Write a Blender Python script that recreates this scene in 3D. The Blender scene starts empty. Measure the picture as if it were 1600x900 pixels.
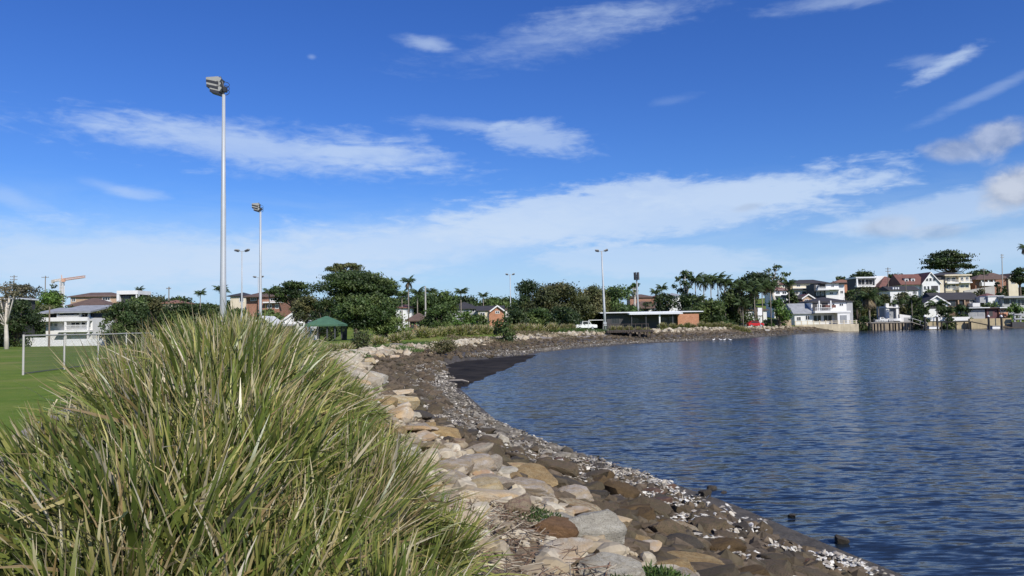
import bpy, bmesh, math, random
import numpy as np
from mathutils import Vector, Matrix
R = math.radians
scene = bpy.context.scene
COL = scene.collection

# ------------------------------------------------------------------ camera
F = 1186.0                       # focal length in photograph pixels (1600 wide)
PITCH = math.atan(58.0 / F); ROLL = R(0.9); EYE = 2.9
cp, sp, cr, sr = math.cos(PITCH), math.sin(PITCH), math.cos(ROLL), math.sin(ROLL)
FW = np.array((0, cp, sp)); R0 = np.array((1.0, 0, 0)); U0 = np.array((0, -sp, cp))
RT = cr * R0 - sr * U0; UP = sr * R0 + cr * U0
cam_d = bpy.data.cameras.new('camera'); cam = bpy.data.objects.new('camera', cam_d); COL.objects.link(cam)
cam_d.sensor_fit = 'HORIZONTAL'; cam_d.sensor_width = 36; cam_d.lens = 36 * F / 1600
cam_d.clip_start = 0.05; cam_d.clip_end = 6000
M4 = Matrix(((RT[0], UP[0], -FW[0], 0), (RT[1], UP[1], -FW[1], 0), (RT[2], UP[2], -FW[2], EYE), (0, 0, 0, 1)))
cam.matrix_world = M4
scene.camera = cam
def ray(px, py):
    v = FW + RT * ((px - 800) / F) - UP * ((py - 450) / F)
    return v
def P(px, py, z):                # where the sight line meets the level z
    v = ray(px, py); t = (z - EYE) / v[2]
    return (v[0] * t, v[1] * t)
def PD(px, py, d):               # the point of the sight line at distance d along Y
    v = ray(px, py); t = d / v[1]
    return (v[0] * t, d, EYE + v[2] * t)

# ------------------------------------------------------------------ light, sky
SUN_EL, SUN_AZ = 40.0, 148.0     # azimuth clockwise from +Y (the view direction)
sd = Vector((math.sin(R(SUN_AZ)) * math.cos(R(SUN_EL)), math.cos(R(SUN_AZ)) * math.cos(R(SUN_EL)), math.sin(R(SUN_EL))))
sl = bpy.data.lights.new('sun', 'SUN'); sl.energy = 5.0; sl.angle = R(0.53); sl.color = (1.0, 0.95, 0.87)
so = bpy.data.objects.new('sun', sl); COL.objects.link(so)
so.rotation_euler = sd.to_track_quat('Z', 'Y').to_euler(); so.location = (30, -40, 60)
scene.view_settings.view_transform = 'Standard'; scene.view_settings.look = 'None'
scene.view_settings.exposure = 0.0; scene.view_settings.gamma = 1.0
scene.view_settings.use_curve_mapping = False
scene.cycles.use_denoising = True
scene.cycles.max_bounces = 6; scene.cycles.transparent_max_bounces = 8

SKY_STRENGTH = 0.10
world = bpy.data.worlds.new('World'); scene.world = world; world.use_nodes = True
world.cycles.sampling_method = 'MANUAL'; world.cycles.sample_map_resolution = 256
def build_world():
    nt = world.node_tree; nt.nodes.clear(); N = nt.nodes; L = nt.links
    def n(t, **k):
        x = N.new(t)
        for a, b in k.items(): setattr(x, a, b)
        return x
    def setin(node, i, v):
        if isinstance(v, bpy.types.NodeSocket): L.new(v, node.inputs[i])
        else: node.inputs[i].default_value = v
    def math_(op, a, b=0.0, c=0.0, clamp=False):
        x = n('ShaderNodeMath', operation=op, use_clamp=clamp)
        setin(x, 0, a); setin(x, 1, b)
        if len(x.inputs) > 2: setin(x, 2, c)
        return x.outputs[0]
    def smooth(v, a, b):
        x = n('ShaderNodeMapRange', interpolation_type='SMOOTHSTEP'); setin(x, 0, v); setin(x, 1, a); setin(x, 2, b); setin(x, 3, 0.0); setin(x, 4, 1.0)
        return x.outputs[0]
    sky = n('ShaderNodeTexSky', sky_type='NISHITA'); sky.sun_disc = False
    sky.sun_elevation = R(SUN_EL); sky.sun_rotation = R(SUN_AZ); sky.altitude = 10; sky.air_density = 1.0; sky.dust_density = 0.35; sky.ozone_density = 2.2
    hsv = n('ShaderNodeHueSaturation'); setin(hsv, 'Hue', 0.513); setin(hsv, 'Saturation', 1.22); setin(hsv, 'Value', 1.0); L.new(sky.outputs[0], hsv.inputs['Color'])
    clear = n('ShaderNodeMix', data_type='RGBA', blend_type='MULTIPLY'); setin(clear, 0, 1.0); L.new(hsv.outputs[0], clear.inputs[6]); setin(clear, 7, (.54, .84, 1.27, 1))   # deep clear-day blue
    tc = n('ShaderNodeTexCoord'); sx = n('ShaderNodeSeparateXYZ'); L.new(tc.outputs['Generated'], sx.inputs[0])
    az = math_('ARCTAN2', sx.outputs[0], sx.outputs[1])
    azp = math_('SUBTRACT', math_('PINGPONG', math_('ADD', az, R(46)), R(92)), R(46))   # the same weather all the way round
    el = math_('ARCSINE', sx.outputs[2])
    co = n('ShaderNodeCombineXYZ'); L.new(azp, co.inputs[0]); L.new(el, co.inputs[1])
    def noise(sxx, syy, scale, detail, rough, dist=0.0, off=0.0):
        mp = n('ShaderNodeMapping'); mp.inputs['Scale'].default_value = (sxx, syy, 1); mp.inputs['Location'].default_value = (off, off * 1.7, 0)
        mp.inputs['Rotation'].default_value = (0, 0, R(5))
        L.new(co.outputs[0], mp.inputs[0])
        x = n('ShaderNodeTexNoise'); L.new(mp.outputs[0], x.inputs['Vector'])
        x.inputs['Scale'].default_value = scale; x.inputs['Detail'].default_value = detail; x.inputs['Roughness'].default_value = rough; x.inputs['Distortion'].default_value = dist
        return math_('SUBTRACT', x.outputs[0], 0.5)
    streak = noise(1.0, 4.5, 7.0, 9, 0.62, 0.6, 3.1)
    fine = noise(1.0, 3.0, 34.0, 6, 0.6, 0.4, 7.7)
    puff = noise(1.0, 1.5, 16.0, 8, 0.55, 0.2, 1.3)
    def ell(px, py, rx, ry, rot):
        v = ray(px, py); a0 = math.atan2(v[0], v[1]); e0 = math.atan2(v[2], math.hypot(v[0], v[1]))
        mp = n('ShaderNodeVectorMath', operation='SUBTRACT'); L.new(co.outputs[0], mp.inputs[0]); mp.inputs[1].default_value = (a0, e0, 0)
        rt = n('ShaderNodeVectorRotate', rotation_type='Z_AXIS'); L.new(mp.outputs[0], rt.inputs['Vector']); rt.inputs['Angle'].default_value = R(rot)
        sc = n('ShaderNodeVectorMath', operation='MULTIPLY'); L.new(rt.outputs[0], sc.inputs[0]); sc.inputs[1].default_value = (F / rx, F / ry, 0)
        ln = n('ShaderNodeVectorMath', operation='LENGTH'); L.new(sc.outputs[0], ln.inputs[0])
        return math_('SUBTRACT', 1.0, ln.outputs['Value'])
    total = None
    # pixel centre, half sizes, tilt (clockwise positive), opacity, noise weight, softness
    clouds = [(850, 62, 260, 42, -8, .36, 1.3, 1.5), (1010, 18, 200, 34, -5, .34, 1.3, 1.4), (672, 69, 62, 15, 8, .5, .7, 1.0), (1310, 2, 130, 16, 2, .35, 1.0, 1.0),
              (420, 232, 360, 44, 3, .54, 1.1, .85), (600, 245, 180, 24, 3, .34, .9, .7), (330, 210, 170, 20, 2, .18, .9, .8), (830, 214, 130, 32, 8, .5, 1.2, .8), (730, 195, 120, 14, 4, .35, .9, .8),
              (1000, 328, 420, 54, -3, .72, .75, .42), (1180, 305, 190, 28, 1, .42, .9, .55), (620, 385, 520, 62, -7, .72, .7, .8), (200, 405, 480, 66, -1, .74, .8, .8),
              (1010, 408, 250, 30, 2, .55, .8, .5), (1500, 328, 190, 34, -6, .55, .8, .55), (1470, 400, 270, 34, -6, .45, .8, .6), (1320, 354, 60, 9, 0, .4, .8, .6),
              (1478, 102, 66, 15, -24, .60, 1.5, 1.1), (1450, 96, 50, 12, 4, .26, 1.3, 1.1), (1560, 136, 130, 11, -20, .24, .9, 1.0), (170, 292, 60, 10, 12, .2, .9, .9), (212, 302, 48, 12, 3, .3, .9, .8), (15, 308, 70, 18, 16, .26, .9, .8),
              (1050, 157, 60, 10, -6, .10, .9, .9), (487, 89, 10, 6, 0, .25, .5, .9)]
    for (px, py, rx, ry, rot, op, w, soft) in clouds:
        e = ell(px, py, rx, ry, rot)
        f = math_('ADD', e, math_('MULTIPLY', streak, w * 1.5)); f = math_('ADD', f, math_('MULTIPLY', fine, 0.85 * w))
        m = math_('MULTIPLY', smooth(f, 0.0, soft), op)
        total = m if total is None else math_('SUBTRACT', math_('ADD', total, m), math_('MULTIPLY', total, m))
    # thin veil low over the horizon, everywhere
    veil = smooth(math_('ADD', el, math_('MULTIPLY', streak, 0.09)), R(11.0), R(0.5))
    veil = math_('MULTIPLY', veil, 0.80)
    mv = n('ShaderNodeMix', data_type='RGBA'); L.new(veil, mv.inputs[0]); L.new(clear.outputs[2], mv.inputs[6]); mv.inputs[7].default_value = (4.9, 6.6, 8.8, 1)
    # puffy cloud at the right
    pt = None; pd_ = None
    for (px, py, rx, ry, rot, op) in [(1498, 234, 58, 22, 4, .6), (1556, 218, 56, 30, -10, .64), (1594, 294, 58, 36, -10, .88), (1380, 356, 44, 20, 0, .42), (1465, 362, 44, 14, 0, .38), (1170, 323, 34, 9, -8, .26)]:
        f = math_('ADD', ell(px, py, rx, ry, rot), math_('MULTIPLY', puff, 1.7))
        m = math_('MULTIPLY', smooth(f, 0.0, 0.65), op)
        pt = m if pt is None else math_('MAXIMUM', pt, m)
    cool = n('ShaderNodeMix', data_type='RGBA'); setin(cool, 0, smooth(puff, -0.16, 0.14)); setin(cool, 6, (2.7, 3.3, 4.7, 1)); setin(cool, 7, (5.9, 6.4, 7.5, 1))
    mx = n('ShaderNodeMix', data_type='RGBA'); L.new(total, mx.inputs[0]); L.new(mv.outputs[2], mx.inputs[6]); mx.inputs[7].default_value = (6.0, 7.3, 9.2, 1)
    mx2 = n('ShaderNodeMix', data_type='RGBA'); L.new(pt, mx2.inputs[0]); L.new(mx.outputs[2], mx2.inputs[6]); L.new(cool.outputs[2], mx2.inputs[7])
    bg = n('ShaderNodeBackground'); L.new(mx2.outputs[2], bg.inputs[0]); bg.inputs[1].default_value = SKY_STRENGTH
    out = n('ShaderNodeOutputWorld'); L.new(bg.outputs[0], out.inputs[0])
build_world()

# ------------------------------------------------------------------ helpers
def tag(o, label=None, cat=None, group=None, kind=None):
    if label: o['label'] = label
    if cat: o['category'] = cat
    if group: o['group'] = group
    if kind: o['kind'] = kind
    return o
def empty(name, loc=(0, 0, 0), rz=0):
    o = bpy.data.objects.new(name, None); COL.objects.link(o); o.location = loc; o.rotation_euler = (0, 0, rz); o.empty_display_size = 0.2
    return o
def link(name, mesh, mat=None, parent=None, loc=None):
    o = bpy.data.objects.new(name, mesh); COL.objects.link(o)
    if mat is not None and not mesh.materials: mesh.materials.append(mat)
    if parent: o.parent = parent
    if loc is not None: o.location = loc
    return o
def np_mesh(name, V, faces, smooth=False, col=None):
    """V (n,3); faces (m,k) constant size; col (n,3|4) point colour"""
    me = bpy.data.meshes.new(name); V = np.asarray(V, np.float32); Fc = np.asarray(faces, np.int32)
    me.vertices.add(len(V)); me.vertices.foreach_set('co', V.ravel())
    k = Fc.shape[1]; me.loops.add(Fc.size); me.loops.foreach_set('vertex_index', Fc.ravel())
    me.polygons.add(len(Fc)); me.polygons.foreach_set('loop_start', np.arange(0, Fc.size, k, dtype=np.int32))
    try: me.polygons.foreach_set('loop_total', np.full(len(Fc), k, np.int32))
    except Exception: pass
    me.polygons.foreach_set('use_smooth', np.full(len(Fc), smooth, bool))
    if col is not None:
        c = np.ones((len(V), 4), np.float32); c[:, :col.shape[1]] = col
        a = me.color_attributes.new('col', 'FLOAT_COLOR', 'POINT'); a.data.foreach_set('color', c.ravel())
    me.update(calc_edges=True); me.validate()
    return me
class MB:
    def __init__(s): s.v = []; s.f = []
    def poly(s, pts, faces):
        b = len(s.v); s.v += [tuple(map(float, p)) for p in pts]; s.f += [tuple(b + i for i in f) for f in faces]; return s
    def box(s, x0, y0, z0, x1, y1, z1):
        x0, x1 = min(x0, x1), max(x0, x1); y0, y1 = min(y0, y1), max(y0, y1); z0, z1 = min(z0, z1), max(z0, z1)
        return s.poly([(x0, y0, z0), (x1, y0, z0), (x1, y1, z0), (x0, y1, z0), (x0, y0, z1), (x1, y0, z1), (x1, y1, z1), (x0, y1, z1)],
                      [(0, 3, 2, 1), (4, 5, 6, 7), (0, 1, 5, 4), (1, 2, 6, 5), (2, 3, 7, 6), (3, 0, 4, 7)])
    def prism(s, prof, axis, a, b):
        """prof: 2-D outline (counter-clockwise); axis 'y': outline in xz extruded y a..b; 'x': outline in yz extruded x"""
        n = len(prof)
        if axis == 'y': pts = [(p[0], a, p[1]) for p in prof] + [(p[0], b, p[1]) for p in prof]
        elif axis == 'x': pts = [(a, p[0], p[1]) for p in prof] + [(b, p[0], p[1]) for p in prof]
        else: pts = [(p[0], p[1], a) for p in prof] + [(p[0], p[1], b) for p in prof]
        fs = [tuple(range(n)), tuple(range(2 * n - 1, n - 1, -1))] + [(i, i + n, (i + 1) % n + n, (i + 1) % n) for i in range(n)]
        return s.poly(pts, fs)
    def tube(s, pts, rad, n=8, cap=True):
        pts = [np.array(p, float) for p in pts]; rad = rad if hasattr(rad, '__len__') else [rad] * len(pts)
        b = len(s.v); m = len(pts)
        for i, p in enumerate(pts):
            t = pts[min(i + 1, m - 1)] - pts[max(i - 1, 0)]; t = t / (np.linalg.norm(t) + 1e-9)
            a = np.array((1.0, 0, 0)) if abs(t[0]) < 0.8 else np.array((0, 1.0, 0))
            u = np.cross(t, a); u /= np.linalg.norm(u); w = np.cross(t, u)
            for k in range(n):
                an = 2 * math.pi * k / n; q = p + (u * math.cos(an) + w * math.sin(an)) * rad[i]; s.v.append(tuple(map(float, q)))
        for i in range(m - 1):
            for k in range(n):
                k2 = (k + 1) % n; s.f.append((b + i * n + k, b + i * n + k2, b + (i + 1) * n + k2, b + (i + 1) * n + k))
        if cap: s.f.append(tuple(b + k for k in range(n - 1, -1, -1))); s.f.append(tuple(b + (m - 1) * n + k for k in range(n)))
        return s
    def mesh(s, name, smooth=False):
        me = bpy.data.meshes.new(name); me.from_pydata(s.v, [], s.f)
        bm = bmesh.new(); bm.from_mesh(me); bmesh.ops.recalc_face_normals(bm, faces=bm.faces); bm.to_mesh(me); bm.free()
        if smooth: me.polygons.foreach_set('use_smooth', [True] * len(me.polygons))
        me.update(); return me
    def build(s, name, mat, parent=None, loc=None, smooth=False):
        return link(name, s.mesh(name, smooth), mat, parent, loc)

_mats = {}
def nmat(name):
    m = bpy.data.materials.new(name); m.use_nodes = True; nt = m.node_tree; nt.nodes.clear()
    out = nt.nodes.new('ShaderNodeOutputMaterial'); b = nt.nodes.new('ShaderNodeBsdfPrincipled'); nt.links.new(b.outputs[0], out.inputs[0])
    return m, nt, b, out
def node(nt, t, **k):
    x = nt.nodes.new(t)
    for a, v in k.items():
        if a.startswith('i_'):
            key = a[2:]; key = int(key) if key.isdigit() else key.replace('_', ' ')
            if isinstance(v, bpy.types.NodeSocket): nt.links.new(v, x.inputs[key])
            else: x.inputs[key].default_value = v
        else: setattr(x, a, v)
    return x
def mixc(nt, fac, a, b, blend='MIX'):
    x = nt.nodes.new('ShaderNodeMix'); x.data_type = 'RGBA'; x.blend_type = blend
    for i, v in ((0, fac), (6, a), (7, b)):
        if isinstance(v, bpy.types.NodeSocket): nt.links.new(v, x.inputs[i])
        else: x.inputs[i].default_value = v if i == 0 else (tuple(v) + (1,))[:4]
    return x.outputs[2]
def ramp(nt, fac, stops):
    x = nt.nodes.new('ShaderNodeValToRGB'); nt.links.new(fac, x.inputs[0]); e = x.color_ramp.elements
    while len(e) < len(stops): e.new(0.5)
    for i, (p, c) in enumerate(stops):
        e[i].position = p; e[i].color = ((c, c, c, 1) if not hasattr(c, '__len__') else tuple(c) + (1,))[:4]
    return x.outputs[0]
def noise(nt, vec, scale, detail=4, rough=.55, dist=0.0):
    x = nt.nodes.new('ShaderNodeTexNoise'); nt.links.new(vec, x.inputs['Vector'])
    x.inputs['Scale'].default_value = scale; x.inputs['Detail'].default_value = detail; x.inputs['Roughness'].default_value = rough; x.inputs['Distortion'].default_value = dist
    return x.outputs[0]
def plain(name, rgb, rough=.75, var=.18, scale=1.2, bump=0.0, bscale=20, metal=0.0, grime=0.0):
    """painted or raw surface with weathering noise"""
    if name in _mats: return _mats[name]
    m, nt, b, out = nmat(name); tc = node(nt, 'ShaderNodeTexCoord'); v = tc.outputs['Object']
    n1 = noise(nt, v, scale, 6, .6); n2 = noise(nt, v, scale * 9, 4, .6)
    dark = [c * (1 - var) for c in rgb]; lite = [min(1, c * (1 + var)) for c in rgb]
    c = mixc(nt, ramp(nt, n1, [(.3, 0.0), (.7, 1.0)]), dark, lite)
    c = mixc(nt, ramp(nt, n2, [(.35, 0.0), (.75, .35)]), c, [x * (1 - .6 * var) for x in rgb])
    if grime:
        mp = node(nt, 'ShaderNodeMapping'); mp.inputs['Scale'].default_value = (3, 3, .35); nt.links.new(v, mp.inputs[0])
        g = noise(nt, mp.outputs[0], 1.0, 5, .65); c = mixc(nt, ramp(nt, g, [(.45, 0.0), (.75, grime)]), c, (.16, .14, .11))
    nt.links.new(c, b.inputs['Base Color']); b.inputs['Roughness'].default_value = rough; b.inputs['Metallic'].default_value = metal
    if bump:
        bn = node(nt, 'ShaderNodeBump'); bn.inputs['Strength'].default_value = bump; bn.inputs['Distance'].default_value = .02
        nt.links.new(noise(nt, v, bscale, 5, .6), bn.inputs['Height']); nt.links.new(bn.outputs[0], b.inputs['Normal'])
    _mats[name] = m; return m
def tiles(name, rgb, course=.35, var=.25):
    """roof covering: courses of tiles seen from far away"""
    if name in _mats: return _mats[name]
    m, nt, b, out = nmat(name); tc = node(nt, 'ShaderNodeTexCoord'); v = tc.outputs['Object']
    n1 = noise(nt, v, .8, 6, .65); n2 = noise(nt, v, 9, 3, .6)
    c = mixc(nt, ramp(nt, n1, [(.3, 0.0), (.7, 1.0)]), [x * (1 - var) for x in rgb], [x * (1 + var) for x in rgb])
    c = mixc(nt, ramp(nt, n2, [(.4, 0.0), (.7, .5)]), c, [x * .6 for x in rgb])
    nt.links.new(c, b.inputs['Base Color']); b.inputs['Roughness'].default_value = .75
    w = node(nt, 'ShaderNodeTexWave', bands_direction='Z'); nt.links.new(v, w.inputs[0]); w.inputs['Scale'].default_value = 1.0 / course / 2; w.inputs['Distortion'].default_value = .3
    bn = node(nt, 'ShaderNodeBump'); bn.inputs['Strength'].default_value = .5; bn.inputs['Distance'].default_value = .04
    nt.links.new(w.outputs['Fac'], bn.inputs['Height']); nt.links.new(bn.outputs[0], b.inputs['Normal'])
    _mats[name] = m; return m
def brick(name, rgb, mortar=(.45, .4, .35), sx=1.0):
    if name in _mats: return _mats[name]
    m, nt, b, out = nmat(name); tc = node(nt, 'ShaderNodeTexCoord'); mp = node(nt, 'ShaderNodeMapping'); nt.links.new(tc.outputs['Object'], mp.inputs[0])
    mp.inputs['Rotation'].default_value = (R(90), 0, 0)
    bt = node(nt, 'ShaderNodeTexBrick'); nt.links.new(mp.outputs[0], bt.inputs[0]); bt.inputs['Scale'].default_value = 2.2 * sx
    bt.inputs['Color1'].default_value = tuple(x * .8 for x in rgb) + (1,); bt.inputs['Color2'].default_value = tuple(min(1, x * 1.2) for x in rgb) + (1,)
    bt.inputs['Mortar'].default_value = mortar + (1,); bt.inputs['Mortar Size'].default_value = .012
    c = mixc(nt, ramp(nt, noise(nt, tc.outputs['Object'], 1.0, 5), [(.4, 0.0), (.75, .4)]), bt.outputs[0], [x * .55 for x in rgb])
    nt.links.new(c, b.inputs['Base Color']); b.inputs['Roughness'].default_value = .85
    _mats[name] = m; return m
def glass_mat():
    if 'glass' in _mats: return _mats['glass']
    m, nt, b, out = nmat('window_glass'); tc = node(nt, 'ShaderNodeTexCoord')
    c = mixc(nt, noise(nt, tc.outputs['Object'], .9, 3), (.012, .016, .02), (.06, .065, .07)); nt.links.new(c, b.inputs['Base Color'])
    b.inputs['Roughness'].default_value = .06; _mats['glass'] = m; return m
def leafy(name, tint=(1, 1, 1), trans=.25, rough=.5, attr=True):
    """foliage: the colour each leaf or blade carries, some light passing through"""
    if name in _mats: return _mats[name]
    m, nt, b, out = nmat(name); at = node(nt, 'ShaderNodeAttribute', attribute_name='col')
    c = mixc(nt, 1.0, at.outputs['Color'], tint, 'MULTIPLY')
    oi = node(nt, 'ShaderNodeObjectInfo'); hv = node(nt, 'ShaderNodeHueSaturation')
    nt.links.new(c, hv.inputs['Color'])
    mr = node(nt, 'ShaderNodeMapRange'); nt.links.new(oi.outputs['Random'], mr.inputs[0]); mr.inputs[3].default_value = .82; mr.inputs[4].default_value = 1.18
    nt.links.new(mr.outputs[0], hv.inputs['Value'])
    nt.links.new(hv.outputs[0], b.inputs['Base Color']); b.inputs['Roughness'].default_value = rough
    b.inputs['Specular IOR Level'].default_value = .35
    tr = node(nt, 'ShaderNodeBsdfTranslucent'); nt.links.new(hv.outputs[0], tr.inputs[0])
    ms = node(nt, 'ShaderNodeMixShader'); ms.inputs[0].default_value = trans; nt.links.new(b.outputs[0], ms.inputs[1]); nt.links.new(tr.outputs[0], ms.inputs[2])
    nt.links.new(ms.outputs[0], out.inputs[0]); _mats[name] = m; return m
# ------------------------------------------------------------------ the shore: waterline and rock crest, paired point by point
_pairs = [  # waterline pixel / crest pixel, crest height
    ((1413, 900), (850, 850, 1.25)), ((1284, 847), (760, 790, 1.25)), ((1147, 789), (690, 740, 1.25)), ((1013, 742), (640, 700, 1.25)),
    ((879, 701), (590, 650, 1.25)), ((776, 658), (545, 600, 1.25)), ((716, 605), (520, 570, 1.2)), ((740, 592), (530, 556, 1.15)),
    ((780, 578), (590, 548, 1.1)), ((840, 552), (690, 538, .98)), ((900, 545), (760, 530, 1.2)), ((1000, 537), (870, 522, 1.45)),
    ((1100, 533), (1000, 516.5, 1.6)), ((1200, 526), (1130, 512.5, 1.7)), ((1300, 518.5), (1240, 511, 1.35))]
WL = [(40, -170), (22, -60), (9, -6), (6, 3.5)] + [P(a[0], a[1], 0) for a, c in _pairs] + [(101, 214), (139, 206), (190, 172), (235, 60), (235, -170)]
CR = [(34, -172, 1.25), (16, -61, 1.25), (4, -7, 1.25), (1.35, 2.5, 1.25)] + [P(c[0], c[1], c[2]) + (c[2],) for a, c in _pairs] + [(101, 217, 1.35), (141, 208.5, 1.5), (195, 175, 1.6), (241, 60, 1.6), (241, -172, 1.6)]
WL = np.array(WL, float); CR = np.array(CR, float)
NP_ = len(WL)
def _ragged(pts, n=9, amp=.35):
    out = []; g_ = random.Random(12)
    for i in range(len(pts)):
        a, b = pts[i], pts[(i + 1) % len(pts)]
        for k in range(n):
            f = k / n; w = amp * math.sin(math.pi * f); out.append((a[0] + (b[0] - a[0]) * f + g_.uniform(-w, w), a[1] + (b[1] - a[1]) * f + g_.uniform(-w, w)))
    return np.array(out)
MUD = _ragged([P(a, b, .06) for a, b in [(692, 569), (697, 584), (708, 600), (718, 604.5), (752, 592), (792, 575), (838, 554.5), (795, 557), (750, 561), (715, 564)]])
def seg_dist(X, Y, poly, closed=True):
    """unsigned distance and the fractional index of the nearest point on a polyline"""
    best = np.full(X.shape, 1e18); idx = np.zeros(X.shape); n = len(poly)
    for i in range(n if closed else n - 1):
        ax, ay = poly[i][:2]; bx, by = poly[(i + 1) % n][:2]; dx, dy = bx - ax, by - ay
        t = np.clip(((X - ax) * dx + (Y - ay) * dy) / (dx * dx + dy * dy), 0, 1)
        d = (X - ax - t * dx) ** 2 + (Y - ay - t * dy) ** 2; m = d < best
        best = np.where(m, d, best); idx = np.where(m, i + t, idx)
    return np.sqrt(best), idx
def inside(X, Y, poly):
    r = np.zeros(X.shape, bool); n = len(poly)
    for i in range(n):
        ax, ay = poly[i][:2]; bx, by = poly[(i + 1) % n][:2]
        c = ((ay > Y) != (by > Y)); xx = ax + (Y - ay) * (bx - ax) / ((by - ay) if by != ay else 1e-9)
        r ^= c & (X < xx)
    return r
def sstep(a, b, x):
    t = np.clip((x - a) / (b - a), 0, 1); return t * t * (3 - 2 * t)
_th = [-180, -60, -34, -22.9, -14.2, 0, 9.6, 18.6, 34, 60, 180]
_amp = [6, 9, 12, 11, 8, 4.5, 6, 13, 15, 15, 6]
_st = [220, 170, 140, 140, 150, 165, 172, 200, 205, 270, 300]
def vnoise(x, y, s=1.0):
    return (np.sin(x * 1.3 * s + 1.7 * np.sin(y * .9 * s)) + np.sin(y * 1.7 * s + 1.3 * np.sin(x * 1.1 * s + 2)) + .6 * np.sin(x * 3.1 * s - y * 2.3 * s)) / 2.6
def land(X, Y):
    r = np.hypot(X, Y); th = np.degrees(np.arctan2(X, Y))
    d = r * np.cos(np.radians(np.minimum(np.abs(th), 40)))
    A = np.interp(th, _th, _amp); S = np.interp(th, _th, _st)
    base = 1.15 + .55 * sstep(45, 110, Y) * sstep(-28, -8, X)
    base = base - .5 * sstep(45, 130, Y) * sstep(-12, -40, X)
    hill = A * sstep(0, 1, (d - S) / 190) + 6 * sstep(0, 1, (d - S - 150) / 900)
    z = base + hill
    # the mound of old thatch and soil the planting grows on
    return z + mound(X, Y)
_my = [-4, 1, 2, 3.5, 5, 7, 10, 14, 20, 28, 34]
_mx = [-.8, -1.08, -1.2, -1.58, -2.08, -2.72, -3.3, -4.4, -6.2, -8.6, -10.2]
_mh = [.0, .28, .48, .98, 1.27, 1.28, 1.12, .84, .48, .2, .0]
def mound(X, Y):
    cx = np.interp(Y, _my, _mx); h = np.interp(Y, _my, _mh); s = np.where(X < cx, .98, 1.28)
    return h * np.exp(-((X - cx) / s) ** 2) * (Y > -4) * (Y < 34)
def terrain(X, Y, rough=True):
    X = np.asarray(X, float); Y = np.asarray(Y, float)
    dw, iw = seg_dist(X, Y, WL); dc, ic = seg_dist(X, Y, CR)
    inw = inside(X, Y, WL); inc = inside(X, Y, CR)
    zc = np.interp(ic, np.arange(NP_ + 1), np.append(CR[:, 2], CR[0, 2]))
    u = dw / (dw + dc + 1e-6)
    pz = np.interp(u, [0, .1, .35, .7, .9, 1], [0, .035, .2, .62, .92, 1.0]) * zc
    lz = land(X, Y); k = sstep(0, 5, dc); lz = np.where(dc > 0, zc * (1 - k) + (lz - mound(X, Y)) * k + mound(X, Y) * sstep(0, .9, dc), lz)
    z = np.where(inw, -np.minimum(1.6, .07 * dw), np.where(inc, pz, lz))
    md = np.zeros(X.shape, bool); bb = (X > MUD[:, 0].min()) & (X < MUD[:, 0].max()) & (Y > MUD[:, 1].min()) & (Y < MUD[:, 1].max())
    if bb.any():
        xm, ym = X[bb], Y[bb]; im = inside(xm, ym, MUD); mdist, _ = seg_dist(xm, ym, MUD); md[bb] = im
        zm = z[bb]; z[bb] = np.where(im, np.minimum(zm, .3 * zm * np.clip(1 - mdist / 1.2, 0, 1)), zm)
    if rough:
        z = z + np.where(inc & ~inw & ~md, .035 * vnoise(X, Y, 2.2) * np.minimum(1, dw), 0) + np.where(~inc, .03 * vnoise(X, Y, .25), 0)
    return z
def tz(x, y): return float(terrain(np.array([x]), np.array([y]))[0])
def zones(X, Y):
    dw, iw = seg_dist(X, Y, WL); dc, ic = seg_dist(X, Y, CR); inw = inside(X, Y, WL); inc = inside(X, Y, CR)
    s = np.where(inw, -dw, dw); u = dw / (dw + dc + 1e-6)
    return s, dc, u, inw, inc

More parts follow.
